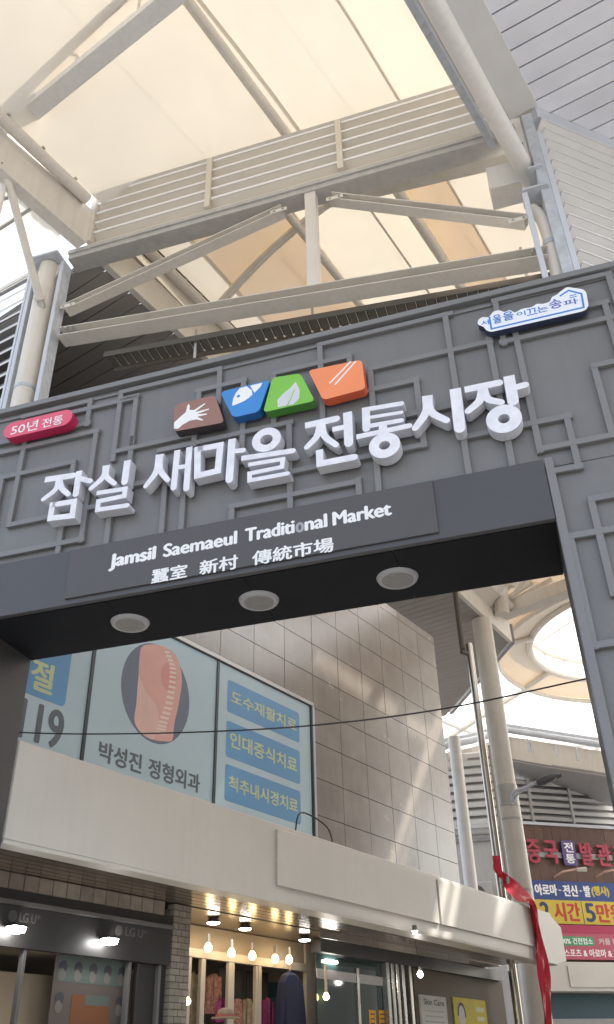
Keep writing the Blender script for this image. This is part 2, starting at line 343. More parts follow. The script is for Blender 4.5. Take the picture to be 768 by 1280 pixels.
Vb = [((113,501),(110,531)),((121,539),(102,676)),((30,555),(13,656)),((92,578),(84,640)),((2,598),(-8,660)),((77,655),(73,697)),((138,640),(133,684)),((165.5,548),(163,580)),
 ((153,490),(141,575)),((172,495),(163,562)),((274,462),(275,506)),((243,540),(244,556)),((305,474),(303,578)),((248,491),(249,520)),((344,470),(341,532)),((437,444),(438,462)),
 ((400,431),(404,524)),((562,392),(581,599)),((464,463),(466,510)),((520,474),(531,557)),((611,424),(643,590)),((644,413),(675,564)),((707,520),(725,584)),
 ((629,416),(629.5,430)),((757,378),(775,450)),((619,377),(622,392)),((761,342),(770,378)),((743,458),(764.5,541)),((740,624),(766,742)),((715,672),(741,809)),
 ((363,528),(362,640)),((448,600),(450,618)),((205,600),(203,688)),((230,606),(226,682)),((290,636),(290,652)),((470,566),(474,612)),((472,440),(472,440))]
LW = .058
for p, q in Hb:
    a, b = G.px(*p, .03), G.px(*q, .03); z = (a[1]+b[1])/2
    M().box(G, min(a[0], b[0])-LW/2, max(a[0], b[0])+LW/2, z-LW/2, z+LW/2, .001, .048).build('lattice_bar', 'gate_lattice', gate, bevel=.003)
for p, q in Vb[:-1]:
    a, b = G.px(*p, .03), G.px(*q, .03); s_ = (a[0]+b[0])/2
    M().box(G, s_-LW/2, s_+LW/2, min(a[1], b[1])-LW/2+.002, max(a[1], b[1])+LW/2-.002, .0008, .0455).build('lattice_bar', 'gate_lattice', gate, bevel=.003)
# printed words on the board
for body, x0, y0, x1, y1 in (('Jamsil', 135.5,711,196,682), ('Saemaeul', 203.5,696.5,297,662), ('Traditi', 306,677.5,368.5,647.5), ('nal', 381,664,409,640), ('Market', 416,657,489,628.5)):
    bb = list(bbpx(G, x0, y0, x1, y1, .08)); bb[1] = zb-(.045 if body == 'Jamsil' else 0); bb[3] = zt
    text('lettering', body, G, bb, .078, 'print_white', sboard, bold=.058, res=6)
text('lettering', 'o', G, (G.px(369.5,660,.08)[0], zb-.004, G.px(380.5,660,.08)[0], zb+(zt-zb)*.72), .078, 'print_grey', sboard, bold=.07, res=6)
for body, x0, y0, x1, y1 in (('蠶室', 188.5,730.5,235,703), ('新村', 249,719,298,692.5), ('傳統市場', 315,707.5,417,671.5)):
    bb = bbpx(G, x0, y0, x1, y1, .08); text('lettering', body, G, (bb[0], zb2, bb[2], zt2), .078, 'print_white', sboard, bold=.036, res=5)
# lamps in the underside
for (x, y), lab in zip(((163,778), (324,750), (497,722)), ('round flush lamp in the dark underside of the gate, nearest the left leg', 'round flush lamp in the dark underside of the gate, middle of the three', 'round flush lamp in the dark underside of the gate, nearest the right leg')):
    P = onz(x, y, ZU-.006); L_ = thing('recessed_lamp', lab, 'lamp', P, 'round lamps under the gate')
    m = M(); m.tube([P+Z*.004, P-Z*.028], [.195, .178], 36); m.build('rim', 'lamp_rim', L_, smooth=True)
    m = M(); m.tube([P-Z*.024, P-Z*.034], [.148, .140], 36); m.build('lens', 'lamp_glass', L_, smooth=True)
#@@SIGNS
# ------------------------------------------------------------ raised syllable sign
D1 = .155; D0 = .035
sign = thing('market_name_sign', 'row of white raised block letters reading the market name across the gate front', 'sign', G.p(-.6, 6.9, .05))
def syll(ox, oy, s, strokes, rings=(), polys=()):
    m = M(); c = lambda p: G.px(ox+p[0]/s, oy+p[1]/s, D1); k = .0084/s; i = 0
    for pts, wd in strokes:
        q = [c(p) for p in pts]
        if len(pts) == 3 and isinstance(wd, (int, float)) and wd < 0: q = [tuple(v) for v in crv(q, 5)]; wd = -wd
        if isinstance(wd, tuple): q = [tuple(v) for v in crv(q, 5)]; ww = [(wd[0]+(wd[1]-wd[0])*j/(len(q)-1))*k for j in range(len(q))]
        else: ww = wd*k
        # round the far end a little
        m.strip(G, q, ww, D0, D1+i*.0006, 0, 1); i += 1
        e = q[-1]; rr = (ww[-1] if isinstance(ww, list) else ww)/2
        m.prism(G, ell(e[0], e[1], rr*.98, rr*.98, 14), D0, D1+i*.0006, 0, 1); i += 1
    for (cx, cy), rx, ry, wd in rings:
        a = c((cx, cy)); e1 = c((cx+rx, cy)); rr = abs(e1[0]-a[0]); e2 = c((cx, cy-ry)); r2 = abs(e2[1]-a[1])
        m.strip(G, ell(a[0], a[1], rr, (rr+r2)/2, 28), wd*k, D0, D1+i*.0006, 0, 1, closed=True); i += 1
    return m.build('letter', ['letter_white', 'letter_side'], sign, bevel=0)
a = (40, 560, 5.486)
syll(*a, [([(90,217),(286,188)],46), ([(188,205),(165,280),(78,352)],(50,34)), ([(188,210),(205,275),(252,318)],(46,36)), ([(326,158),(302,318)],46), ([(322,208),(402,228)],38),
          ([(143,392),(292,367),(279,466),(127,484),(143,392),(180,386)],42)])
syll(*a, [([(512,118),(492,195),(404,278)],(58,34)), ([(512,120),(512,195),(568,244)],(46,34)), ([(657,85),(637,232)],50),
          ([(446,310),(642,280),(634,330),(458,366),(450,425),(655,394)],34)])
a = (170, 530, 3.657)
syll(*a, [([(110,138),(94,215),(44,284)],(40,22)), ([(110,140),(112,210),(146,256)],(32,24)), ([(190,120),(173,292)],28), ([(245,106),(231,296)],28), ([(190,200),(238,192)],22)])
syll(*a, [([(282,116),(386,96),(374,214),(281,236),(282,116),(320,108)],30), ([(440,68),(427,255)],34), ([(440,126),(492,120)],24)])
syll(*a, [([(482,157),(718,122)],26), ([(514,186),(672,160),(668,196),(520,226),(520,258),(694,226)],20)], [((597,72),48,36,36)])
a = (370, 490, 4.8)
syll(*a, [([(55,202),(243,160)],42), ([(150,178),(128,262),(65,332)],(46,32)), ([(152,182),(172,262),(242,318)],(44,34)), ([(310,122),(318,308)],50), ([(220,227),(308,208)],34), ([(142,348),(146,432),(352,392)],40)])
syll(*a, [([(398,108),(634,68)],30), ([(420,156),(634,122)],22), ([(420,208),(634,170)],28), ([(420,95),(424,220)],44), ([(525,185),(521,250)],44), ([(364,272),(682,204)],32)], [((533,322),65,48,54)])
a = (510, 460, 4.8)
syll(*a, [([(117,165),(112,258),(45,360)],(58,38)), ([(118,170),(140,262),(232,314)],(48,38)), ([(284,124),(312,362)],60)])
syll(*a, [([(340,130),(548,88)],42), ([(450,115),(430,195),(362,258)],(50,38)), ([(452,118),(480,185),(560,206)],(44,38)), ([(606,48),(632,200)],58), ([(632,122),(706,102)],38)], [((577,306),74,56,60)])
# ------------------------------------------------------------ food icon tiles
def icon(px, face, side, lab, r=.055):
    q = [G.px(x, y, .16) for x, y in px]; cx = sum(p[0] for p in q)/4; cz = sum(p[1] for p in q)/4
    t = thing('icon_tile', lab, 'sign', G.p(cx, cz, .05), 'four coloured icon tiles on the gate')
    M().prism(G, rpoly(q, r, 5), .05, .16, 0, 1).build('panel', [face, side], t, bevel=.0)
    return t
I = lambda X, Y: G.px(200+X/2.743, 440+Y/2.743, .16)
t = icon([(218.5,506),(269,493.5),(280.5,528),(217,539.5)], 'icon_brown', 'icon_brown_side', 'brown rounded tile with a white open hand above the market name')
J = lambda X, Y: G.px(140+X/5.12, 440+Y/5.12, .16)
m = M(); m.prism(G, [J(*p) for p in ((398,490),(400,452),(440,415),(475,385),(484,345),(492,332),(500,345),(497,372),(530,372),(555,400),(548,432),(500,440),(455,465),(425,492))], .1602, .163)
m.build('hand_emblem', 'print_white', t)
for i, (p, q) in enumerate((((525,382),(598,330)), ((540,392),(622,366)), ((545,408),(610,398)), ((538,422),(582,437)))):
    M().strip(G, [J(*p), J((p[0]+q[0])/2, (p[1]+q[1])/2), J(*q)], [.030, .024, .012], .1602, .1632+i*.0003).build('finger_emblem', 'print_white', t)
t = icon([(275.5,490),(338,474.5),(324,514.5),(291.5,522)], 'icon_blue', 'icon_blue_side', 'blue tapering tile with a white fish head, second of the four icons')
m = M(); m.prism(G, [I(*p) for p in ((248,185),(252,160),(262,140),(275,124),(298,118),(315,132),(318,146),(305,158),(290,168),(268,178))], .1602, .163); m.build('fish_emblem', 'print_white', t)
m = M(); m.prism(G, [I(*p) for p in ((318,130),(310,116),(352,106),(345,120),(325,140))], .1602, .163); m.build('fish_tail_emblem', 'print_white', t)
e = I(270, 152); M().prism(G, ell(*e, .018, .018, 12), .163, .1645).build('eye_emblem', 'icon_blue', t)
t = icon([(341,472),(375.5,466.5),(394,501),(329,515.5)], 'icon_green', 'icon_green_side', 'green trapezoid tile with a pale leaf, third of the four icons')
m = M(); m.prism(G, [I(*p) for p in ((405,190),(403,165),(425,142),(450,122),(466,102),(480,130),(478,160),(458,180))], .1602, .163); m.build('leaf_emblem', 'letter_side', t)
M().strip(G, [I(438,184), I(450,160), I(462,128)], .010, .163, .1643).build('leaf_vein', 'icon_green', t)
t = icon([(385.5,463),(452.5,449.5),(457,486),(404,500)], 'icon_orange', 'icon_orange_side', 'orange tile with two slanting white lines, rightmost of the four icons', .05)
for k in (0, 1): M().strip(G, [I(582+k*18,108+k*5), I(655+k*17,33-k*1)], .016, .1602, .1630).build('chopstick_emblem', 'print_white', t)
# pink pill badge
q0, q1 = G.px(15.5,538,.17), G.px(79.5,521.5,.17); zz = (q0[1]+q1[1])/2; rr = .11
t = thing('pill_sign', 'pink pill shaped sign with white lettering at the left end of the gate', 'sign', G.p((q0[0]+q1[0])/2, zz, .05))
M().prism(G, rrect(q0[0]-rr, zz-rr, q1[0]+rr, zz+rr, rr-.001, 8), .05, .17, 0, 1).build('panel', ['badge_pink', 'badge_side'], t)
for body, x0, y0, x1, y1 in (('50년', 13,544.5,49,524), ('전통', 52,535.5,80,518)):
    text('lettering', body, G, bbpx(G, x0, y0, x1, y1, .17), .17, 'print_white', t, bold=.012)
# white house-outline sign
S5 = [(597.5,406),(597.5,400),(603,396),(611,397),(617,389),(625,387.5),(631,390.5),(637,387),(644,391),(652,386),(665,384),(671,379.5),(679,380),(688,377),(690,371),(697,368),(701,364),(709,358.5),(729,361.5),(733,365),(736,382),(733,387),(727,389.5),(614,415),(608,413),(605,408.5)]
q = [G.px(x, y, .13) for x, y in S5]; cx = sum(p[0] for p in q)/len(q); cz = sum(p[1] for p in q)/len(q)
t = thing('house_outline_sign', 'small white cut-out sign with blue lettering and house outline at the right gate end', 'sign', G.p(cx, cz, .05))
M().prism(G, rpoly(q, .02, 2), .05, .13, 0, 1).build('panel', ['sign_white', 'sign_dark_side'], t)
M().strip(G, [G.px(*p, .132) for p in ((612,396),(614.5,411),(730,384),(727,367),(711,363),(700,370))], .017, .1302, .1325).build('house_outline', 'print_blue', t)
for body, x0, y0, x1, y1, c_ in (('서', 602,407.5,611,399,'print_blue'), ('울', 617.5,405,626,392,'print_blue'), ('을', 630,401.5,641,388,'print_blue'), ('이', 646.5,396,656.5,388,'print_blue'), ('끄', 659,395,670.5,384,'print_blue'), ('는', 672.5,391.5,684.5,381,'print_blue'), ('송', 688,387,701,372,'print_purple'), ('파', 705.5,383,722,372,'print_purple')):
    text('lettering', body, G, bbpx(G, x0, y0, x1, y1, .132), .1302, c_, t, bold=.022)
for k in (0, 1): M().box(G, *[f(G.px(712, 369+k*2.5, .13)[0], G.px(721, 369, .13)[0]) for f in (min, max)], G.px(712, 370.5+k*2.4, .13)[1], G.px(712, 369.5+k*2.4, .13)[1], .1302, .1315).build('small_print', 'print_blue', t)
#@@TRUSS
# ------------------------------------------------------------ steel truss over the gate
tr = thing('steel_truss', 'cream painted steel truss with diagonals crossing above the gate', 'truss', T.p(-.8, 10.5, 0))
M().box(T, -4.42, 2.78, 12.92, 13.02, -.30, .0).build('top_flange', 'steel_grey', tr, bevel=.004)
M().box(T, -4.42, 2.78, 13.021, 13.10, -.05, .03).build('top_angle', 'steel_grey', tr, bevel=.004)
def seg2(p, q, d=0): a = T.px(*p, d); b = T.px(*q, d); return T.p(*a, d), T.p(*b, d)
def channel(p, q, h, dep, name, m_='paint_cream', d=0):      # channel: web plate with two flanges
    a, b = seg2(p, q, d); t = (b-a).normalized(); up = T.n.cross(t).normalized(); up = up if up.z > 0 else -up; n = T.n
    m = M()
    def pl(u0, u1, n0, n1):
        m.hexa([a+up*u0+n*n0, b+up*u0+n*n0, b+up*u1+n*n0, a+up*u1+n*n0], [a+up*u0+n*n1, b+up*u0+n*n1, b+up*u1+n*n1, a+up*u1+n*n1])
    pl(-h/2, -h/2+.014, -dep, 0); pl(h/2-.014, h/2, -dep, 0); pl(-h/2+.014, h/2-.014, -dep, -dep+.014)
    return m.build(name, m_, tr, bevel=.002)
channel((72,414), (684,312), .17, .27, 'bottom_chord')
channel((80,383), (352,258), .13, .18, 'diagonal', d=-.03)
channel((412,243), (657,271), .13, .18, 'diagonal', d=-.03)
a, b = T.px(387,246,0), T.px(395,352,0)
M().box(T, a[0]-.085, a[0]+.085, b[1]-.04, 12.92, -.17, -.02).build('post', 'paint_cream', tr, bevel=.004)
for p in ((84,381), (348,262), (418,246), (648,273)):                   # gusset plates with bolts
    a = T.px(*p, -.01); M().box(T, a[0]-.13, a[0]+.13, a[1]-.035, a[1]+.035, -.028, -.018).build('gusset_plate', 'paint_cream', tr, bevel=.002)
    for k in (-.07, .07): M().tube([T.p(a[0]+k, a[1], -.02), T.p(a[0]+k, a[1], .004)], .017, 8).build('bolt', 'tray_metal', tr)
for p in ((86,410), (671,314)):
    a = T.px(*p, 0)
    for k in (-.05, .05): M().tube([T.p(a[0]+k, a[1]+.02, -.22), T.p(a[0]+k, a[1]+.02, .012)], .016, 8).build('bolt', 'tray_metal', tr)
# louver band standing on the truss
lp = thing('louver_band', 'cream louver band with horizontal blades above the truss', 'louver', T.p(-.8, 13.1, 0))
L0, L1 = -4.1, 2.5
M().box(T, L0, L1, 14.40, 14.48, -.10, .02).build('top_rail', 'steel_grey', lp, bevel=.004)
M().box(T, L0, L1, 13.102, 13.16, -.10, .0).build('bottom_rail', 'slat_cream', lp, bevel=.004)
for x, y in ((262,262), (424,213)):
    a = T.px(x, y-38, .02)[0]; M().box(T, a-.045, a+.045, 13.161, 14.399, .017, .07).build('mullion', 'slat_cream', lp, bevel=.004)
M().box(T, L0, L0+.09, 13.161, 14.399, -.22, .071).build('mullion', 'slat_cream', lp, bevel=.004)
M().box(T, L1-.06, L1, 13.161, 14.399, -.1, .035).build('mullion', 'slat_cream', lp, bevel=.004)
for k in range(5):
    z = 13.19+k*.243
    m = M(); m.hexa([T.p(L0+.095, z, -.20), T.p(L1-.07, z, -.20), T.p(L1-.07, z+.012, -.208), T.p(L0+.095, z+.012, -.208)],
                    [T.p(L0+.095, z+.185, .006), T.p(L1-.07, z+.185, .006), T.p(L1-.07, z+.195, .0), T.p(L0+.095, z+.195, .0)])
    m.build('blade', 'slat_cream', lp)
    M().box(T, L0+.095, L1-.07, z+.182, z+.228, .007, .020).build('blade_lip', 'print_white', lp)  # white lip paints in the sun coming through each blade gap
# box beam behind the flange
bb = thing('box_beam', 'wide cream box beam behind the top flange at the right column', 'beam', T.p(1, 12.9, -.9))
p, q = T.px(405,243,-.75), T.px(645,192,-.75)
M().bar(T.p(p[0], p[1]-.05, -.75), T.p(q[0]+.1, q[1]+.05, -.75), .28, .30).build('beam', 'paint_cream', bb, bevel=.006)
jb = M(); a = T.px(610,224,-.35); b = T.px(652,222,-.35); jb.box(T, a[0], b[0], a[1]-.28, a[1]+.2, -.7, -.3)
tag(jb.build('junction_box', 'paint_white_steel', loc=T.p(a[0], a[1], -.5), bevel=.01), 'white square box under the beam beside the right column', 'junction box')
# cable tray under the bottom chord
ct = thing('cable_tray', 'dark slotted cable tray hung below the truss bottom chord', 'cable tray', T.p(-.8, 10.6, -.5))
pa, pb = T.px(130,443,-.34), T.px(692,343,-.34); A3, B3 = T.p(*pa, -.34), T.p(*pb, -.34); tv = (B3-A3).normalized(); N_ = 47
Ln = (B3-A3).length
for off in (-.0, -.34): M().bar(A3+T.n*off, B3+T.n*off, .012, .10).build('side_rail', 'tray_dark', ct)
for k in range(N_):
    c0 = A3+tv*Ln*(k+.12)/N_; c1 = A3+tv*Ln*(k+.88)/N_
    M().hexa([c0-T.n*.03, c1-T.n*.03, c1-T.n*.31, c0-T.n*.31], [v+Z*.006 for v in (c0-T.n*.03, c1-T.n*.03, c1-T.n*.31, c0-T.n*.31)]).build('tray_plate', 'tray_dark', ct)
    if k % 1 == 0:
        c = A3+tv*Ln*(k+1.0)/N_; M().bar(c-T.n*.05-Z*.004, c-T.n*.29-Z*.004, .010, .008).build('rung', 'tray_metal', ct)
for k in range(4): M().tube([A3-T.n*(.07+k*.06)+Z*.03, B3-T.n*(.07+k*.06)+Z*.03], .022, 8).build('cable', 'cable_black', ct, smooth=True)
for x, y in ((244,440), (391,392), (657,338)):
    a = T.px(x, y, -.40); p = T.p(*a, -.40); M().bar(p-Z*.12, p+Z*.45, .035, .02, up=T.n).build('hanger', 'tray_metal', ct)
#@@COLUMNS
# ------------------------------------------------------------ left column group
sC = -4.74
cL = thing('round_column', 'cream round steel column at the left end of the truss', 'column', T.p(sC, 0, 0))
M().tube([T.p(sC, 0, 0), T.p(sC, 12.85, 0)], .155, 28).build('shaft', 'paint_cream', cL, smooth=True)
M().tube([T.p(sC, 10.18, 0), T.p(sC, 10.24, 0)], .163, 28).build('band', 'galvanised', cL, smooth=True)
M().box(T, sC-.28, sC+.28, 12.86, 12.90, -.25, .25).build('cap_plate', 'galvanised', cL, bevel=.003)
for d in (-1, 1): M().poly3([T.p(sC+d*.14, 12.85, 0), T.p(sC+d*.27, 12.85, 0), T.p(sC+d*.14, 12.5, 0)], T.n, .012).build('stiffener', 'paint_cream', cL)
for s_, nm, d0, d1 in ((-4.50, 'galvanised angle post between the left round column and the truss', -.16, .06), (-5.04, 'galvanised angle post between the left louvers and the round column', -.1, .05)):
    t = thing('angle_post', nm, 'post', T.p(s_, 0, 0))
    M().box(T, s_, s_+.055, 0, 12.84, d1-.012, d1).build('front_flange', 'slat_grey', t); M().box(T, s_+.0552, s_+.066, 0, 12.84, d0, d1-.001).build('side_flange', 'galvanised', t)
st = thing('strut', 'thin cream tube brace running down to the left round column', 'brace', T.p(-4.8, 11.3, .2))
a = onz(7,214,13.25); b = T.p(*T.px(50,374,.2), .2)
M().tube([a, b], .062, 14).build('tube', 'paint_cream', st, smooth=True)
tt = (b-a).normalized(); M().bar(b-tt*.02, b+tt*.14, .10, .05, up=T.n).build('clevis', 'tray_metal', st)
M().bar(b-tt*.04, b+tt*.02, .15, .10, up=T.n).build('end_plate', 'paint_cream', st)
st = thing('strut', 'second thin tube brace at the far left edge leaning the other way', 'brace', T.p(-5.2, 12.3, .3))
M().tube([onz(6,228,13.2), onz(-12,300,11.6)], .05, 12).build('tube', 'paint_white_steel', st, smooth=True)
# left louver wall
Lf = Fr(T.p(-5.06, 0, -.02), -60.5, (0, -1, 0))
lw = thing('louver_wall', 'grey louver wall beside the left round column', 'louver wall', Lf.p(1.5, 5, 0))
M().box(Lf, .0, .05, 6, 12.86, -.02, .05).build('edge_post', 'slat_grey', lw); M().box(Lf, 0.05, 4, 12.78, 12.86, -.05, .05).build('head_rail', 'slat_white', lw)
for k in range(26):
    z = 6.2+k*.262
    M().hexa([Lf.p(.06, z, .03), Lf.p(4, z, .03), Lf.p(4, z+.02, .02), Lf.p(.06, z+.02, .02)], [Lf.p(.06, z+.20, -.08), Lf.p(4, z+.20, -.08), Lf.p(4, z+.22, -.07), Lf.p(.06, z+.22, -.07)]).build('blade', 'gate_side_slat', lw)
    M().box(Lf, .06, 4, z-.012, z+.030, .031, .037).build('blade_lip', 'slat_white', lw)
M().box(Lf, .06, 4, 6, 12.7, -.5, -.45).build('backing', 'tray_dark', lw)
# white side glazing above the left louvers
sk = thing('side_glazing', 'pale translucent roof sheet under the left fascia beam', 'roof sheet', T.p(-5.5, 13, .5))
g0 = [onz(-60,240,13.35), onz(20,225,13.35), onz(76,292,13.35), onz(60,312,13.35), onz(-60,345,13.35)]
M().poly3([v for v in g0], Z, .01).build('sheet', 'membrane_white', sk)
for p, q in (((-40,312),(52,252)), ((-30,262),(40,235))):
    M().bar(onz(*p, 13.33), onz(*q, 13.33), .05, .04).build('glazing_bar', 'tray_metal', sk)
# ------------------------------------------------------------ right column group
cR = thing('box_post', 'tall blue-grey galvanised post at the right end of the truss', 'post', T.p(3.0, 0, 0))
M().box(T, 2.90, 3.04, 0, 13.2, -.22, .05).build('shaft', 'galvanised', cR, bevel=.006)
M().box(T, 3.041, 3.11, 0, 12.75, .0, .051).build('edge_flange', 'slat_grey', cR, bevel=.004)
M().box(T, 2.66, 3.0, 11.52, 11.55, -.2, .12).build('ledge_plate', 'galvanised', cR, bevel=.003)
M().box(T, 2.80, 3.0, 11.95, 11.98, -.2, .10).build('ledge_plate', 'galvanised', cR, bevel=.003)
M().box(T, 2.62, 2.88, 12.3, 13.3, -.06, -.04).build('gusset_plate', 'paint_white_steel', cR, bevel=.003)
for k in range(4): M().tube([T.p(2.72+.1*(k % 2), 12.45+.22*(k//2), -.05), T.p(2.72+.1*(k % 2), 12.45+.22*(k//2), -.015)], .018, 8).build('bolt', 'tray_dark', cR)
t = thing('angle_post', 'slim pale post just left of the blue-grey post at the right', 'post', T.p(2.68, 0, .06))
M().box(T, 2.655, 2.725, 0, 11.52, .0, .08).build('shaft', 'slat_grey', t, bevel=.004)
dp = thing('downpipe', 'cream rain pipe bending down beside the right post', 'pipe', T.p(2.8, 8, -.1))
pts = [T.p(*T.px(x, y, -.1), -.1) for x, y in ((664,262),(673,268),(681,282),(688,305),(694,330),(703,372))]
M().tube([tuple(v) for v in crv(pts, 4)]+[pts[-1]-Z*8], .085, 16).build('pipe', 'paint_cream', dp, smooth=True)
M().tube([pts[3]+Z*.02, pts[3]-Z*.05], .10, 16).build('bracket', 'galvanised', dp)
# ------------------------------------------------------------ street roof: edge beams, tubes, purlins, arches
def fas(name, lab, cat, a0, a1, o0, o1, z0, z1, th, m_='paint_cream', trim=True):
    t = thing(name, lab, cat, H((a0+a1)/2, o0, z0)); n = B.n*(-th)
    P = [H(a0, o0, z0), H(a1, o1, z0)]
    M().hexa([P[0], P[1], P[1]+n, P[0]+n], [v+Z*(z1-z0) for v in (P[0], P[1], P[1]+n, P[0]+n)]).build('beam', m_, t, bevel=.006)
    return t
t = fas('fascia_beam', 'long cream fascia beam on the left edge of the street roof near the louver band', 'beam', -9, .32, -.72, -.74, 13.12, 13.95, .22)
for k in range(12): M().tube([H(-1.4+k*.012, -.70, 13.2), H(-1.4+k*.012, -.712, 13.2)], .012, 6).build('bolt', 'tray_dark', t) if k < 1 else None
t = fas('fascia_beam', 'cream fascia beam running away on the left behind the truss', 'beam', .6, 18.6, -.66, -1.46, 12.95, 13.62, .12)
t = thing('fascia_beam', 'short end beam closing the far corner of the left roof eave', 'beam', H(20, -3, 13))
P0, P1 = H(18.62, -1.5, 12.95), H(23.05, -5.94, 12.95); n = (P1-P0).cross(Z).normalized()*.12
M().hexa([P0, P1, P1+n, P0+n], [v+Z*.65 for v in (P0, P1, P1+n, P0+n)]).build('beam', 'rail_grey', t, bevel=.006)
def pipe(lab, a0, a1, o0, o1, z0, z1, r, name='roof_tube', m_='paint_cream', clamps=0):
    t = thing(name, lab, 'roof tube', H(a0, o0, z0)); M().tube([H(a0, o0, z0), H(a1, o1, z1)], r, 16).build('tube', m_, t, smooth=True)
    for k in range(clamps):
        f = (k+.5)/clamps; c = H(a0+(a1-a0)*f, o0+(o1-o0)*f, z0+(z1-z0)*f+r); M().bar(c-B.n*.05, c+B.n*.09, .05, .03).build('clamp', 'tray_metal', t)
    return t
pipe('cream edge tube under the membrane along the left near fascia', -6, .12, -.52, -.64, 13.93, 13.93, .10, clamps=9)
pipe('cream edge tube under the membrane behind the truss on the left', .9, 18, -.50, -1.1, 13.85, 13.85, .10, clamps=40)
pipe('thick round tube falling to the right post in front of the louver band', -7, 3.05, 5.86, 5.74, 12.2, 12.2, .128, m_='paint_white_steel')
pipe('slim purlin tube under the middle of the near membrane', -5, 2.3, 2.55, 2.28, 15.02, 15.02, .085)
pipe('slim purlin tube on the left side of the far membrane', 2.3, 16, 1.52, .9, 14.72, 14.72, .075)
pipe('slim purlin tube right of the bright membrane strip', 3.1, 16, 3.30, 2.8, 14.95, 14.95, .10)
gp = thing('gutter', 'grey gutter sheet closing the gap above the thick round tube at the right', 'gutter', H(0, 5.8, 13.9))
M().hexa([H(-7, 5.40, 13.86), H(3.5, 5.30, 13.86), H(3.5, 6.2, 13.86), H(-7, 6.2, 13.86)], [H(-7, 5.40, 13.89), H(3.5, 5.30, 13.89), H(3.5, 6.2, 13.89), H(-7, 6.2, 13.89)]).build('trough', 'tray_metal', gp)
def chan(lab, pts, wd, hh, m_):
    t = thing('edge_channel', lab, 'beam', pts[0]); M().bar(pts[0], pts[1], wd, hh).build('beam', m_, t, bevel=.005)
chan('grey channel beside the thick round tube at the right of the near membrane', [H(-7, 5.50, 12.95), H(2.45, 5.42, 12.95)], .10, .2, 'galvanised')
chan('dark thin rail between the grey channel and the round tube', [H(-7, 5.68, 12.75), H(2.6, 5.58, 12.75)], .05, .10, 'tray_metal')
chan('pale gutter along the edge of the ribbed soffit at the upper right', [H(-7, 5.95, 13.46), H(2.55, 5.93, 13.46)], .42, .16, 'slat_white')
tb = thing('tie_beam', 'heavy grey box beam crossing the upper left corner under the membrane', 'beam', H(-1.3, 1, 14.2))
M().hexa([H(-1.47, -1.1, 14.2), H(-1.2, -1.1, 14.2), H(-1.2, 6, 14.2), H(-1.47, 6, 14.2)], [H(-1.47, -1.1, 14.36), H(-1.2, -1.1, 14.36), H(-1.2, 6, 14.36), H(-1.47, 6, 14.36)]).build('beam', 'paint_white_steel', tb, bevel=.006)
def vz(o, z0, h): return z0+h*(1-((o-2.6)/3.25)**2)
def arch(lab, a, z0, h, webs, r=.055, gap=.16):
    t = thing('roof_arch', lab, 'arch', H(a, 2.6, z0)); os_ = [-.6+6.4*k/20 for k in range(21)]
    for dz, da in ((0, -.07), (gap, .07)): M().tube([H(a+da, o, vz(o, z0, h)+dz) for o in os_], r, 12).build('chord_tube', 'paint_cream', t, smooth=True)
    for o in webs: M().tube([H(a, o, z0+.15 if z0 > 14 else vz(o, z0, h)), H(a, o, vz(o, z0, h)+.02)], .022, 8).build('web_bar', 'paint_cream', t)
    for k in range(18): o = -.4+k*.33; M().bar(H(a+.07, o, vz(o, z0, h)+gap+r*.6), H(a+.07, o, vz(o, z0, h)+gap+r+.05), .04, .04).build('clamp', 'tray_metal', t)
    return t
gp = thing('gutter', 'dark gutter between the left fascia beam and the membrane edge tube', 'gutter', H(.7, -.5, 13.7))
M().hexa([H(.7, -.72, 13.99), H(18, -1.50, 13.99), H(18, -1.12, 13.99), H(.7, -.44, 13.99)], [H(.7, -.72, 14.02), H(18, -1.50, 14.02), H(18, -1.12, 14.02), H(.7, -.44, 14.02)]).build('trough', 'tray_dark', gp)
M().hexa([H(.6, -.80, 13.55), H(18.5, -1.60, 13.55), H(18.5, -1.62, 13.55), H(.6, -.82, 13.55)], [H(.6, -.80, 14.3), H(18.5, -1.60, 14.3), H(18.5, -1.62, 14.3), H(.6, -.82, 14.3)]).build('flashing', 'steel_grey', gp)
arch('curved double tube arch rising over the box beam at the upper left', -1.38, 14.2, 1.0, (-.45, .62, 1.9, 3.2))
arch('curved double tube arch seen through the left truss triangle', 3.25, 13.75, 1.2, ())
arch('double tube arch further down the street roof', 10.2, 13.75, 1.2, ())
arch('farthest double tube arch of the street roof', 17.2, 13.75, 1.2, ())
# ------------------------------------------------------------ roof membranes (strips between purlins and arches)
def lim(o): return .47*(o+.7)+1.3               # behind the truss line
def strip_mem(lab, a0, a1, o0, o1, m_, dz=.33, cut=1):
    """one tensioned strip: grid following the vault"""
    na, no = max(2, int((a1-a0)/1.2)), max(2, int((o1-o0)/.5)); m = M(); vs = []
    for i in range(na+1):
        for j in range(no+1):
            o = o0+(o1-o0)*j/no; s0, s1 = (lim(o), a1) if cut > 0 else (a0, lim(o))
            a = s0+(s1-s0)*i/na; o += -.044*max(0, a-.6)
            sag = .10*math.sin(math.pi*i/na)
            vs.append(H(a, o, vz(min(o, 5.9), 13.75, 1.2)+dz-sag))
    fs = [(i*(no+1)+j, i*(no+1)+j+1, (i+1)*(no+1)+j+1, (i+1)*(no+1)+j) for i in range(na) for j in range(no)]
    m.add(vs, fs); o = m.build('roof_membrane', m_, loc=H((a0+a1)/2, (o0+o1)/2, 14.5), smooth=True, angle=80)
    return tag(o, lab, 'membrane', 'membrane strips of the street roof')
strip_mem('ivory membrane strip left of the near purlin tube', -5, 6, -.60, 2.52, 'membrane_shaded', .33, -1)
strip_mem('ivory membrane strip between near purlin and bright strip', -5, 6, 2.46, 4.27, 'membrane_shaded', .345, -1)
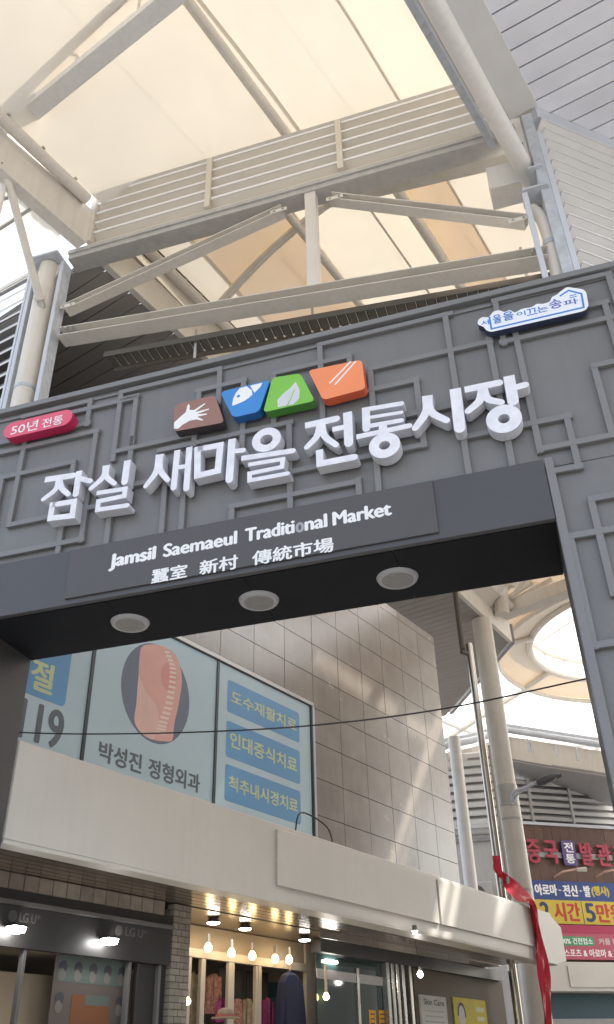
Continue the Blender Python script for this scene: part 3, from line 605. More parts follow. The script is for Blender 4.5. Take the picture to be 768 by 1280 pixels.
strip_mem('bright yellowish membrane strip at the right of the near roof', -5, 6, 4.21, 5.86, 'membrane_sunlit', .33, -1)
strip_mem('thin bright membrane strip along the left edge tube behind the truss', .9, 17, -.95, -.02, 'membrane_sunlit', .33)
strip_mem('beige membrane panel seen behind the left truss diagonal', 1.71, 17, -.08, 1.57, 'membrane_beige', .345)
strip_mem('bright cream membrane strip between two purlin tubes behind the truss', 1.71, 12.0, 1.51, 3.35, 'membrane_sunlit', .33)
strip_mem('orange beige membrane panel right of the far purlin tube', 2.7, 17, 3.29, 4.27, 'membrane_beige', .345)
strip_mem('cream membrane panel beside the right post behind the truss', 3.0, 17, 4.21, 5.9, 'membrane_shaded')
cstr = 'membrane strips of the street roof'
def slot_panel(lab, a0, a1, e0, e1):            # panel with own edges; unseen slot added to throw sun patches on the tiles
    m = M(); vs = []; na, no = 8, 3
    for i in range(na+1):
        a = a0+(a1-a0)*i/na
        for j in range(no+1):
            o = e0(a)+(e1(a)-e0(a))*j/no; vs.append(H(a, o, vz(o+.044*(a-.6), 13.75, 1.2)+.33))
    m.add(vs, [(i*(no+1)+j, i*(no+1)+j+1, (i+1)*(no+1)+j+1, (i+1)*(no+1)+j) for i in range(na) for j in range(no)])
    tag(m.build('roof_membrane', 'membrane_sunlit', loc=H((a0+a1)/2, e0(a0), 14.5), smooth=True, angle=80), lab, 'membrane', cstr)
dr = lambda a: -.044*(a-.6)
sA = lambda a: 1.45+.03*(a-12); sB = lambda a: sA(a)+.13
slot_panel('cream membrane panel on the left of the added sun slot, far down the street roof', 12.0, 17.0, lambda a: 1.51+dr(a), sA)
slot_panel('cream membrane panel on the right of the added sun slot, far down the street roof', 12.0, 17.0, sB, lambda a: 3.35+dr(a))
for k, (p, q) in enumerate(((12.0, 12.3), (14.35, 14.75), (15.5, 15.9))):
    slot_panel('small piece of membrane bridging the added sun slot, %s one' % ('nearest', 'middle', 'farthest')[k], p, q, lambda a: sA(a)-.02, lambda a: sB(a)+.02)
pipe('faint seam tube along the bright cream membrane strip', 2.9, 16, 2.68, 2.15, 15.03, 15.03, .022)
# ------------------------------------------------------------ soffits: right (grey planks) and left (dark planks)
rs = thing('ribbed_soffit', 'light grey plank soffit at the upper right above the louver wall', 'soffit', H(0, 8, 13.4))
M().hexa([H(-7, 6.05, 13.5), H(-7, 13, 13.5), H(4.5, 13, 13.5), H(4.5, 6.05, 13.5)], [H(-7, 6.05, 13.6), H(-7, 13, 13.6), H(4.5, 13, 13.6), H(4.5, 6.05, 13.6)]).build('backing', 'tray_dark', rs)
for k in range(-24, 12):
    a = 1.01+.298*k
    M().hexa([H(a+.012, 6.05, 13.42), H(a+.286, 6.05, 13.42), H(a+.286+.5, 13, 13.42), H(a+.012+.5, 13, 13.42)], [H(a+.012, 6.05, 13.45), H(a+.286, 6.05, 13.45), H(a+.286+.5, 13, 13.45), H(a+.012+.5, 13, 13.45)]).build('plank', 'plank_grey', rs)
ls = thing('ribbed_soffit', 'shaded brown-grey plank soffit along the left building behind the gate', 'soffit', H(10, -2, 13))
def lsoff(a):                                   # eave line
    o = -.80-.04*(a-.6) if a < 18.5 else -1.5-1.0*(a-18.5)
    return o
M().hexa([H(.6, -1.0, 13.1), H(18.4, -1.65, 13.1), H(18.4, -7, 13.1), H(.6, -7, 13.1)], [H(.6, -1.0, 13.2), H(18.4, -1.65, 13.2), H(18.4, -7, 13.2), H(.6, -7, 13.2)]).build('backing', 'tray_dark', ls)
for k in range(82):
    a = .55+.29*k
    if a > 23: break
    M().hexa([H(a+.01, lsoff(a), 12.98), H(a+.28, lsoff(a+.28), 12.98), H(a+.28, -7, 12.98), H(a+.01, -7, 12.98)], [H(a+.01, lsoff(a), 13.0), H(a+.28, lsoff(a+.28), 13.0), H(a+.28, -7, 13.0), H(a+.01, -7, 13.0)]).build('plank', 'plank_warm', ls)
# right louver wall
Rf = Fr(T.p(3.06, 0, -.02), 66, (0, -1, 0))
rw = thing('louver_wall', 'white louver wall right of the blue-grey post under the ribbed soffit', 'louver wall', Rf.p(1.5, 8, 0))
M().box(Rf, .05, 5, 13.18, 13.41, -.1, .04).build('head_rail', 'slat_grey', rw)
for k in range(24):
    z = 7.6+k*.233
    M().hexa([Rf.p(.1, z, -.13), Rf.p(5, z, -.13), Rf.p(5, z+.02, -.15), Rf.p(.1, z+.02, -.15)], [Rf.p(.1, z+.165, .05), Rf.p(5, z+.165, .05), Rf.p(5, z+.185, .03), Rf.p(.1, z+.185, .03)]).build('blade', 'slat_white', rw)
    M().box(Rf, .1, 5, z+.16, z+.19, .051, .057).build('blade_lip', 'slat_white', rw)
for a in (.32, 1.2, 2.1, 3.0): M().box(Rf, a, a+.05, 7.6, 13.17, -.16, -.11).build('stud', 'slat_white', rw)
M().box(Rf, .1, 5, 7.5, 13.17, -.5, -.45).build('backing', 'rail_grey', rw)
#@@LEFTBUILDING
# ------------------------------------------------------------ tiled clinic building
cb = thing('clinic_building', 'building clad in glossy beige stone tiles behind the gate on the left', 'building', W.p(6, 0, -2))
M().box(W, .35, 3.98, 3.7, 9.9, -6, -.03).build('wall', 'joint_dark', cb)
M().box(W, 3.985, 12.38, 3.7, 10.74, -6, -.03).build('wall', 'joint_dark', cb)
M().box(W, -.5, 11.5, 10.6, 12.9, -6.2, -3.2).build('upper_storey', 'wall_dark_teal', cb)
TW, TH = .882, .633; WX, WZ = 7.05, 7.40
for i in range(-14, 1):
    for j in range(-7, 7):
        a0, a1 = 12.40+TW*(i-1), 12.40+TW*i; z0, z1 = 8.00+TH*j, 8.00+TH*(j+1)
        if a1 < .4 or z0 > 12.9: continue
        if a0 < WX+.05 and z0 < WZ-.1:
            if a1 < WX+.1 or a0 > WX: 
                if a1 <= WX+.3: continue
            a0 = WX+.03
            if a1-a0 < .05: continue
        a0 = max(a0, .36); z1 = min(z1, 10.73 if a0 > 4 else 9.9)
        if z1-z0 < .1: continue
        e = [random.uniform(-.0016, .0016) for _ in range(4)]
        q = [(a0+.006, z0+.006), (a1-.006, z0+.006), (a1-.006, z1-.006), (a0+.006, z1-.006)]
        if z0 < WZ < z1 and a1 <= WX+.3: q[0] = (q[0][0], WZ+.03); q[1] = (q[1][0], WZ+.03)
        M().hexa([W.p(*p, -.028) for p in q], [W.p(*p, .0+e_) for p, e_ in zip(q, e)]).build('tile', 'tile_stone', cb)
cb2 = M(); cb2.box(W, 12.36, 12.41, 3.7, 10.73, -6, -.03)
cb2.build('side_wall', 'tile_stone', cb)
# clinic window with printed posters
cw = thing('clinic_window', 'wide window covered by pale blue clinic posters with yellow lettering', 'window', W.p(3.5, 4.6, 0))
M().box(W, .30, WX, 4.2, WZ, -.028, .0).build('glass_backing', 'window_frame_dark', cw)
X1, X2 = W.px(110.5,880,.02)[0], W.px(270.5,910,.02)[0]
panes = [M().box(W, a0, a1, 4.25, WZ-.06, .001, .012).build('poster_pane', 'poster_pale', cw) for a0, a1 in ((.32, X1-.02), (X1+.02, X2-.018), (X2+.018, WX-.09))]
M().box(W, .3, WX, WZ-.045, WZ+.02, .0125, .05).build('frame', 'window_frame', cw, bevel=.003)
M().box(W, WX-.045, WX+.02, 4.2, WZ-.046, .0125, .05).build('frame', 'window_frame', cw, bevel=.003)
M().box(W, WX-.085, WX-.0455, 4.2, WZ-.05, .0125, .03).build('frame_inner', 'window_frame_dark', cw)
for x in (X1, X2): M().box(W, x-.026, x+.026, 4.2, WZ-.046, .0125, .03).build('mullion', 'window_frame_dark', cw)
def blue(px, name='poster_block', m_='poster_blue'):
    q = [W.px(*p, .012) for p in px]; a0 = (q[0][0]+q[2][0])/2 if len(q) == 3 else q[0][0]
    x0, x1 = min(p[0] for p in q), max(p[0] for p in q); y0, y1 = min(p[1] for p in q), max(p[1] for p in q)
    M().prism(W, rrect(x0, y0, x1, y1, .045), .0121, .0135).build(name, m_, cw)
    return x0, y0, x1, y1
def prnt(body, x0, y0, x1, y1, m_, bold=.03): text('lettering', body, W, bbpx(W, x0, y0, x1, y1, .015), .0135, m_, cw, bold=bold)
# third pane: three blue boxes
P2 = lambda X, Y: W.px(X/1.92, 780+Y/1.92, .012)
xa = P2(547,135)[0]; xb = P2(718,215)[0]
P4 = lambda X, Y: W.px(240+X/2.259, 740+Y/2.259, .012)
for (yt, yb), body in zip(((245,337), (362,465), (486,590)), ('도수재활치료', '인대증식치료', '척추내시경치료')):
    za, zb = P4(100, yb)[1], P4(100, yt)[1]
    M().prism(W, rrect(xa, za, xb, zb, .05), .0121, .0135).build('poster_block', 'poster_blue', panes[2])
    text('lettering', body, W, (xa+.09, za+.17, xb-.08, zb-.15), .0136, 'print_yellow', panes[2], bold=.035)
# first pane
q = P2(165,130); q2 = P2(165,200); M().prism(W, rrect(.0, q2[1]-.02, q[0], q[1]+.45, .07), .0121, .0135).build('poster_block', 'poster_blue', panes[0])
text('lettering', '절', W, (P2(68,155)[0], P2(100,160)[1]-.02, P2(127,155)[0], P2(110,92)[1]), .0136, 'print_yellow', panes[0], bold=.04)
z_ = P2(110,290)[1]-.02
text('lettering', '119', W, (P2(42,250)[0], z_, P2(152,260)[0], z_+.50), .0136, 'print_dark', panes[0], bold=.035)
# second pane: picture of a back and its spine, name line
P5 = lambda X, Y: W.px(X/2, 640+Y/2, .012)
cx, cz = P5(392,452); ry = (P5(388,325)[1]-P5(396,578)[1])/2; rx = (P5(478,470)[0]-P5(306,435)[0])/2
M().prism(W, ell(cx, cz, rx, ry, 40), .0121, .0132).build('picture_disc', 'print_navy', panes[1])
bk2 = [P5(*p) for p in ((356,336),(349,365),(347,400),(344,440),(341,480),(336,515),(342,538),(362,560),(385,570),(410,573),(431,570),(436,530),(447,480),(455,425),(450,385),(437,355),(412,338),(385,330))]
bk2 = [(v.x, v.y) for v in crv([bk2[-1]]+bk2, 4)]
M().prism(W, bk2[:-1], .0133, .0138).build('picture_back', 'print_pink', panes[1])
bs = [P5(*p) for p in ((347,405),(344,440),(341,480),(337,515),(343,537),(362,559),(384,568),(392,545),(397,515),(392,488),(380,468),(366,452),(356,430))]
bs = [(v.x, v.y) for v in crv(bs, 3)]
M().prism(W, bs, .0139, .0141).build('picture_shade', 'print_pale_pink', panes[1])
g0 = P5(422,412); M().prism(W, ell(g0[0], g0[1], .17, .22, 20), .0139, .01415).build('picture_glow', 'print_red_soft', panes[1])
sp = crv([P5(418,350), P5(430,380), P5(432,412), P5(428,450), P5(420,490), P5(408,525), P5(402,552)], 3)
for k in range(0, len(sp), 1):
    x_, y_ = sp[k]; f = k/(len(sp)-1); s_ = .055+.04*f
    M().prism(W, rpoly([(x_-s_, y_-.035), (x_+s_, y_-.012), (x_+s_*1.05, y_+.026), (x_-s_*.9, y_+.006)], .012, 2), .0142, .0148).build('vertebra', 'print_bone', panes[1])
zt = P2(285,300)[1]
prn = [('박성진', P2(237,300)[0], P2(342,320)[0]), ('정형외과', P2(357,330)[0], P2(481,370)[0])]
for body, x0, x1 in prn: text('lettering', body, W, (x0, P2(290,342)[1]-.02, x1, P2(290,292)[1]-.02), .0136, 'print_dark', panes[1], bold=.04)
# ------------------------------------------------------------ long white canopy over the shops
cn = thing('shop_canopy', 'long off-white box canopy over the shop fronts with raised panels', 'canopy', H(7, -.5, 3.67))
CL = 14.25
M().hexa([H(.02, 0, 3.67), H(CL, 0, 3.60), H(CL, -.35, 3.60), H(.02, -.35, 3.67)], [H(.02, 0, 4.65), H(CL, 0, 4.60), H(CL, -.35, 4.60), H(.02, -.35, 4.65)]).build('fascia', 'canopy_white', cn, bevel=.012)
M().box(W, .02, CL, 4.56, 4.62, 0, .8).build('roof_sheet', 'canopy_white', cn)
PB = lambda x, y: B.px(x, y, .0)
e1, e2, e3 = PB(345,1080)[0], PB(545.5,1130)[0], PB(667,1150)[0]
for a0, a1 in ((e1, e2-.0), (e2+.07, e3)):
    M().box(B, a0, a1, 3.84, 4.56, .001, .035).build('raised_panel', 'canopy_white', cn, bevel=.006)
M().box(B, 0.02, CL-.5, 3.63, 3.668, -.04, .0).build('drip_edge', 'canopy_white', cn, bevel=.004)
for k in range(7):
    d = .05+.157*k
    M().box(W, .0, CL-.3, 3.672, 3.69, d-.07, d+.07).build('ceiling_strip', 'ceiling_metal', cn)
M().hexa([H(CL, -.02, 3.62), H(CL, -.34, 3.62), H(CL+.55, -.34, 3.72), H(CL+.55, -.02, 3.72)], [H(CL, -.02, 4.58), H(CL, -.34, 4.58), H(CL+.55, -.34, 4.38), H(CL+.55, -.02, 4.38)]).build('end_piece', 'canopy_white', cn, bevel=.01)
wr = M(); wr.tube([tuple(v) for v in crv([H(5.15, -.2, 4.66), H(5.25, -.2, 4.95), H(5.6, -.25, 5.02), H(6.0, -.2, 4.9), H(6.15, -.2, 4.66)], 6)], .012, 6)
tag(wr.build('loose_wire', 'cable_black', loc=H(5.6, -.2, 4.66), smooth=True), 'black loop of loose wire on top of the white canopy', 'wire')
#@@SHOPS
# ------------------------------------------------------------ phone shop (left)
ps = thing('phone_shop', 'dim phone shop front with dark sign band, brick trim and display window', 'shop', W.p(2, 0, 0))
xL, xP0, xP1 = -.2, 3.72, 4.06
for k in range(19):                              # soldier course
    a = xL+k*.2085
    if a+.2 > xP0: break
    M().box(W, a, a+.2, 3.50, 3.665, -.1, .0+random.uniform(-.002, .002)).build('brick', 'brick_grey', ps, bevel=.006)
M().box(W, xL, xP1, 0, 3.67, -.5, -.12).build('backing_wall', 'joint_dark', ps) if False else None
k = 0; z = 0.02
while z < 3.6:
    sp = (xP0+.17,) if k % 2 else (xP0+.10, xP0+.24)
    xs = [xP0]+list(sp)+[xP1]
    for u0, u1 in zip(xs[:-1], xs[1:]): M().box(W, u0+.004, u1-.004, z, z+.066, -.12, .0+random.uniform(-.002, .002)).build('brick', 'brick_grey', ps)
    z += .076; k += 1
M().box(W, xP0+.005, xP1-.005, 0, 3.66, -.118, -.008).build('pillar_core', 'joint_dark', ps)
M().box(W, xL, xP0, 3.36, 3.498, -.1, -.01).build('head_band', 'black_trim', ps)
M().box(W, xL, xP0-.02, 3.34, 3.385, -.0095, .05).build('light_bar', 'bar_grey', ps, bevel=.003)
M().box(W, xL, xP0-.02, 2.93, 3.338, -.1, -.005).build('sign_band', 'black_trim', ps)
PS = lambda X, Y: W.px(X/2.954, 1000+Y/2.954, 0)
for X in (33, 425):
    c0 = PS(X+15, 428+(X-33)*.135); M().prism(W, ell(c0[0], c0[1], .06, .06, 20), -.0049, .0).build('round_logo', 'logo_grey', ps)
    q0 = PS(X+38, 448+(X-33)*.145); q1 = PS(X+115, 425+(X-33)*.145)
    text('lettering', 'LG U', W, (q0[0], c0[1]-.05, q1[0]-.04, c0[1]+.05), -.005, 'logo_grey', ps, bold=.04)
    text('lettering', '+', W, (q1[0]-.035, c0[1]+.0, q1[0]+.02, c0[1]+.05), -.005, 'logo_grey', ps, bold=.02)
M().box(W, xL, xP0, 0, 2.93, -.10, -.09).build('window_glass', 'shop_glass', ps) if False else None
M().box(W, xL, xP0, 0, 3.4, -2.3, -2.25).build('back_wall', 'shop_interior', ps)
M().box(W, xL, xP0, 2.935, 2.95, -2.25, -.11).build('shop_ceiling', 'shop_interior', ps)
for x in (25, 160, 171, 198): 
    a = W.px(x, 1230, -.05)[0]; M().box(W, a-.022, a+.022, 0, 2.925, -.1, -.03).build('mullion', 'bar_grey' if x != 171 else 'black_trim', ps, bevel=.003)
a0 = W.px(172, 1230, -.08)[0]; M().box(W, a0, xP0, 0, 2.925, -.12, -.09).build('door_panel', 'black_trim', ps)
aw = W.px(65,1230,-.12)[0]; M().box(W, xL+.3, aw+.9, .2, 2.75, -.5, -.46).build('display_screen', 'shop_wall_warm', ps)
for i, (X, lab) in enumerate(((60, 'bright rectangular floodlight on the sign band at the far left'), (405, 'bright rectangular floodlight on the sign band near the brick pillar'))):
    Y = 475+(X-60)*.128; c0 = W.px(X/2.954, 1000+Y/2.954, .12); t = thing('floodlight', lab, 'lamp', W.p(*c0, .12), 'floodlights on the phone shop sign')
    M().box(W, c0[0]-.085, c0[0]+.085, c0[1]+.02, c0[1]+.05, .02, .2).build('housing', 'black_trim', t)
    M().hexa([W.p(c0[0]-.08, c0[1]-.035, .17), W.p(c0[0]+.08, c0[1]-.035, .17), W.p(c0[0]+.08, c0[1]+.018, .19), W.p(c0[0]-.08, c0[1]+.018, .19)],
             [W.p(c0[0]-.08, c0[1]-.04, .06), W.p(c0[0]+.08, c0[1]-.04, .06), W.p(c0[0]+.08, c0[1]+.018, .06), W.p(c0[0]-.08, c0[1]+.018, .06)]).build('lens', 'led_white', t)
    M().bar(W.p(c0[0], c0[1]+.04, .0), W.p(c0[0], c0[1]+.04, .1), .03, .02).build('arm', 'black_trim', t)
# hairstyle poster sheet
pt = thing('poster_sheet', 'window poster grid of small portraits around an orange panel', 'poster', W.p(2.6, 2, -.3))
def psq(X0, Y0, X1, Y1, m_, d, name):
    a = PS2(X0, Y0); b = PS2(X1, Y1); M().box(W, a[0], b[0], min(a[1], b[1]), max(a[1], b[1]), d, d+.004).build(name, m_, pt)
PS2 = lambda X, Y: W.px(X/2.954, 1000+Y/2.954, -.15)
a = PS2(205,600); b = PS2(478,600); ztop = PS2(330,555)[1]; wd_ = b[0]-a[0]
M().box(W, a[0], b[0], 1.2, ztop, -.16, -.15).build('sheet', 'poster_rose', pt)
rowh = PS2(330,565)[1]-PS2(330,668)[1]
M().box(W, a[0]+.04, b[0]-.04, ztop-.06-rowh, ztop-.06, -.149, -.147).build('row_panel', 'poster_teal', pt)
M().box(W, a[0]+wd_*.26, b[0]-wd_*.24, ztop-.16-2.2*rowh, ztop-.16-1.05*rowh, -.149, -.147).build('orange_panel', 'poster_orange', pt)
M().box(W, a[0]+wd_*.43, b[0]-wd_*.24, ztop-.16-1.4*rowh, ztop-.16-1.05*rowh, -.1465, -.146).build('dark_panel', 'poster_teal', pt)
for r_ in range(4):
    for k in range(5):
        if r_ in (1,) and 0 < k < 4: continue
        x_ = a[0]+wd_*(k+.5)/5; z_ = ztop-.1-rowh*(r_+.5)*1.1
        M().prism(W, ell(x_, z_-.02, .055, .10*rowh/.45, 12, -.3), -.1465, -.145).build('portrait', 'poster_grey', pt)
        M().prism(W, rpoly([(x_-.07, z_+.03), (x_-.05, z_+.11), (x_+.02, z_+.13), (x_+.07, z_+.08), (x_+.05, z_+.0), (x_, z_+.05)], .02, 2), -.1448, -.144).build('hair', 'ink', pt)
c0 = W.px(118,1187,-.14); M().box(W, c0[0]-.10, c0[0]+.10, c0[1]-.06, c0[1]+.06, -.14, -.135).build('notice', 'print_yellow', pt)
# ------------------------------------------------------------ clothes shop (middle)
cs = thing('clothes_shop', 'open fronted clothes shop under the canopy with cream sliding doors', 'shop', W.p(6, 0, -1))
xR = W.px(392, 1200, -.9)[0]
CE = lambda X, Y, d=-.95: W.px(220+X/3.84, 1080+Y/3.84, d)
za = CE(560,490)[1]
M().box(W, xP1+.01, 16, 0, 3.9, -3.6, -3.5).build('back_wall', 'shop_wall_warm', cs)
M().box(W, xP1+.01, 14, 3.66, 3.68, -3.5, -.03).build('shop_ceiling', 'ceiling_metal', cs)
M().box(W, xP1-.1, xP1+.0, 0, 3.66, -3.5, -.13).build('side_wall', 'shop_wall_warm', cs)
fz = CE(330,470)[1]; xe = CE(520,520)[0]
M().box(W, xP1+.05, xe+.6, fz-.03, fz+.09, -1.0, -.92).build('door_head', 'door_frame_cream', cs, bevel=.004)
M().box(W, xP1+.05, xe+.6, fz+.091, 3.65, -.99, -.97).build('transom_panel', 'shop_wall_warm', cs)
M().box(W, xe+.6, xe+1.15, 0, 3.65, -1.0, -.93).build('side_panel', 'door_frame_cream', cs)
for X, w_ in ((125,.05), (262,.07), (400,.04), (60,.03), (385,.03)):
    a_ = CE(X, 600)[0]; M().box(W, a_-w_, a_+w_, 0, fz-.031, -.99, -.93).build('door_stile', 'door_frame_cream', cs, bevel=.004)
M().box(W, CE(285,600)[0], CE(395,600)[0], .1, fz-.06, -1.3, -1.28).build('dark_pane', 'black_trim', cs); M().box(W, CE(420,600)[0], CE(520,600)[0], .1, fz-.06, -1.3, -1.28).build('dark_pane', 'black_trim', cs)
M().box(W, CE(60,300)[0], CE(740,300)[0], CE(300,320)[1], CE(300,320)[1]+.03, -.8, -.77).build('track_rail', 'black_trim', cs)
# garments inside
for i, (X, Y0, Y1, m_, lab) in enumerate(((80, 515, 800, 'cloth_cream', 'cream patterned garment behind the leftmost shop door pane'), (185, 525, 720, 'cloth_print', 'salmon printed garment hanging behind the shop door'), (205, 645, 760, 'cloth_pink', 'magenta scarf hanging below the salmon garment'))):
    c0 = CE(X, Y0, -1.2); c1 = CE(X, Y1, -1.2 if i < 2 else -1.12); d = -1.2 if i < 2 else -1.12; w_ = (.22, .30, .24)[i]
    m = M(); n_ = 14; 
    for side in (0,):
        top = [W.p(c0[0]-w_/2+w_*k/n_, c0[1]-abs(k/n_-.5)*.12, d+.05*math.sin(k*1.7)) for k in range(n_+1)]
        bot = [W.p(c0[0]-w_*.6+w_*1.2*k/n_, c1[1], d+.08*math.sin(k*1.7+.5)) for k in range(n_+1)]
        m.add(top+bot+[v-W.n*.04 for v in top+bot], [(k, k+1, n_+2+k, n_+1+k) for k in range(n_)]+[(2*(n_+1)+k, 2*(n_+1)+n_+1+k, 2*(n_+1)+n_+2+k, 2*(n_+1)+k+1) for k in range(n_)])
    tag(m.build('garment', m_, loc=W.p(c0[0], c1[1], d), smooth=True, angle=80), lab, 'garment')
for i, (X, c_, lab) in enumerate(((300, 'cloth_print', 'dim salmon dress hanging behind the wide dark shop pane'), (345, 'cloth_cream', 'dim cream blouse hanging behind the wide dark shop pane'), (440, 'cloth_pink', 'dim pink blouse behind the pane left of the jacket'), (470, 'navy_cloth', 'dark blouse behind the pane left of the jacket'))):
    c0 = CE(X, 640, -1.22); m = M(); n_ = 10; d = -1.22
    top = [W.p(c0[0]-.16+.32*k/n_, c0[1]-abs(k/n_-.5)*.14, d+.03*math.sin(k*1.9+i)) for k in range(n_+1)]
    bot = [W.p(c0[0]-.2+.40*k/n_, c0[1]-.9, d+.05*math.sin(k*2.1+i)) for k in range(n_+1)]
    m.add(top+bot, [(k, k+1, n_+2+k, n_+1+k) for k in range(n_)]); tag(m.build('garment', c_, loc=W.p(c0[0], c0[1]-.9, d), smooth=True, angle=80), lab, 'garment')
# navy jacket on a hanger
c0 = CE(548, 525, -.75); jk = thing('jacket', 'dark navy jacket on a hanger in front of the shop doors', 'jacket', W.p(c0[0], c0[1]-.9, -.75))
body = [(-.10, .0), (.08, .0), (.20, -.05), (.30, -.22), (.36, -.62), (.38, -.95), (.26, -.96), (.22, -.60), (.20, -1.15), (-.20, -1.15), (-.22, -.55), (-.29, -.95), (-.38, -.92), (-.32, -.40), (-.26, -.14), (-.18, -.04)]
M().prism(W, [(c0[0]+x*.98, c0[1]+y) for x, y in body], -.82, -.68).build('cloth', 'navy_cloth', jk, bevel=.03)
M().prism(W, [(c0[0]-.05, c0[1]+.03), (c0[0]+.05, c0[1]+.03), (c0[0]+.10, c0[1]-.03), (c0[0]-.10, c0[1]-.03)], -.77, -.73).build('collar', 'navy_cloth', jk)
M().tube([W.p(c0[0], c0[1]+.02, -.75), W.p(c0[0], c0[1]+.12, -.75), W.p(c0[0]+.03, c0[1]+.16, -.75)], .008, 6).build('hook', 'hanger_wood', jk)
# straw hat
c0 = W.px(282, 1273, -.2); hp = W.p(*c0, -.2); ht = thing('straw_hat', 'pale straw hat with a pink band at the bottom edge below the magenta scarf', 'hat', hp)
M().tube([hp+Z*.0, hp+Z*.012], [.20, .19], 28).build('brim', 'straw', ht, smooth=True)
M().tube([hp+Z*.012, hp+Z*.05, hp+Z*.10, hp+Z*.125], [.125, .12, .10, .04], 24).build('crown', 'straw', ht, smooth=True, angle=60)
M().tube([hp+Z*.013, hp+Z*.045], [.128, .124], 24, caps=False).build('band', 'straw_band', ht, smooth=True)
rk = M(); rk.tube([Vector((hp.x, hp.y, 0)), hp-Z*.001], .02, 8); tag(rk.build('hat_stand', 'bar_grey', loc=(hp.x, hp.y, 0)), 'thin grey stand holding the straw hat', 'stand')
# bulbs and spots
def bulb(x, y, d, lab, grp, r=.05, m_='bulb_warm', drop=.10):
    c = W.px(x, y, d); P = W.p(*c, d); t = thing('light_bulb', lab, 'bulb', P+Z*.1, grp)
    n_ = [(r*math.sin(math.pi*k/8), -r*math.cos(math.pi*k/8)) for k in range(1, 7)]+[(r*.45, r*1.15)]
    M().tube([P+Z*(-r)]+[P+Z*zz_ for rr_, zz_ in n_], [.002]+[rr_ for rr_, zz_ in n_], 16).build('globe', m_, t, smooth=True, angle=70)
    M().tube([P+Z*r*1.16, P+Z*(r*1.15+drop)], [r*.5, r*.42], 12).build('socket', 'bulb_base', t, smooth=True)
    return t, P
for (x, y), lab in zip(((260.5,1185), (289.5,1191.5), (315.5,1195), (344,1199), (361.5,1200)), ('warm bulb in the row above the shop doors, nearest the brick pillar', 'warm bulb second in the row above the shop doors', 'warm bulb in the centre of the row above the shop doors', 'warm bulb fourth in the row, left of the one over the jacket', 'warm bulb directly above the navy jacket')):
    bulb(x, y, -.72, lab, 'warm bulbs in a row over the shop doors', .058, 'bulb_warm', .12)
bulb(234.5, 1252, -.4, 'low warm bulb beside the brick pillar at shop door height', None, .045)
bulb(408, 1246, -.4, 'single round warm bulb in front of the dark glass right of the jacket', None, .05, drop=.4)
t, P = bulb(525.5, 1218, .35, 'glaring white bulb hanging on a black wire under the canopy', None, .05, 'bulb_white', .06)
zc_ = 3.66; M().tube([tuple(v) for v in crv([P+Z*.14, P+Z*.4-B.u*.06, P+Z*.65-B.u*.16, Vector((P.x, P.y, zc_))-B.u*.25], 6)], .008, 6).build('wire', 'cable_black', t, smooth=True)
for (x, y), lab in zip(((267,1153.5), (306.5,1161), (381,1175)), ('white ceiling spot at the left, over the first warm bulbs', 'white ceiling spot in the middle of the shop ceiling', 'white ceiling spot right of the row of warm bulbs')):
    c = onz(x, y, 3.60); t = thing('spot_lamp', lab, 'lamp', c, 'white ceiling spots in the clothes shop')
    M().tube([c+Z*.06, c+Z*.0], [.07, .10], 20).build('shade', 'black_trim', t, smooth=True); M().tube([c-Z*.001, c-Z*.014], [.092, .08], 20).build('lens', 'led_white', t)
for (x, y), lab in (((519,1165.5), 'small white lamp close under the canopy edge above the hanging bulb'),):
    c = onz(x, y, 3.56); t = thing('spot_lamp', lab, 'lamp', c); M().tube([c+Z*.10, c+Z*.02], [.035, .045], 14).build('shade', 'bar_grey', t); M().tube([c+Z*.019, c-Z*.02], [.04, .03], 14).build('lens', 'bulb_white', t)
# ------------------------------------------------------------ dark glass entrance and beauty room (right)
ge = thing('glass_entrance', 'dark reflective glass entrance with stainless posts right of the clothes shop', 'entrance', W.p(10, 0, 0))
gx0 = W.px(396, 1230, -.5)[0]; gx1 = W.px(486, 1230, -.5)[0]
M().box(W, gx0, gx1, 0, 3.1, -1.6, -1.55).build('back_wall', 'wall_dark_teal', ge)
mg = mat('glass_dark', (.02, .04, .04), .05, 0, .02, spec=.8)
M().box(W, gx0, gx1, 0, 3.45, -.52, -.5).build('glass_pane', 'glass_dark', ge)
M().box(W, gx0, W.px(560,1230,-.5)[0]+2.5, 3.452, 3.65, -.6, -.4).build('head_beam', 'black_trim', ge)
for x in (489, 495, 501, 508, 517): 
    a_ = W.px(x, 1240, -.35)[0]; M().box(W, a_-.05, a_+.05, 0, 3.45, -.5, -.38).build('post', 'stainless', ge, bevel=.01)
M().box(W, gx0, gx1, W.px(440,1228,-.5)[1], W.px(440,1228,-.5)[1]+.14, -.499, -.48).build('inner_sign', 'rail_grey', ge)
M().box(W, W.px(446,1250,-.5)[0], W.px(449,1250,-.5)[0], 0, 3.3, -.499, -.47).build('pane_joint', 'stainless', ge)
q0 = W.px(407,1201,-.47); q1 = W.px(421,1203,-.47); M().bar(W.p(*q0, -.47), W.p(*q1, -.47), .04, .04).build('strip_reflection', 'bulb_white', ge)  # glowing bar standing in for ceiling tubes mirrored in the glass
for x in (467, 479):
    a_ = W.px(x, 1271, -.48); M().box(W, a_[0]-.11, a_[0]+.11, a_[1]-.22, a_[1]+.10, -.499, -.495).build('notice', 'paper_orange', ge)
    for k in range(3): M().box(W, a_[0]-.07, a_[0]+.07, a_[1]+.03-.07*k, a_[1]+.05-.07*k, -.4945, -.4935).build('print_line', 'ink', ge)
br = thing('beauty_room', 'dim beige walled room under the far end of the canopy', 'shop', W.p(13, 0, -1))
M().box(W, W.px(520,1240,-.5)[0], CL+.8, 0, 3.45, -.56, -.52).build('wall', 'shop_interior', br)
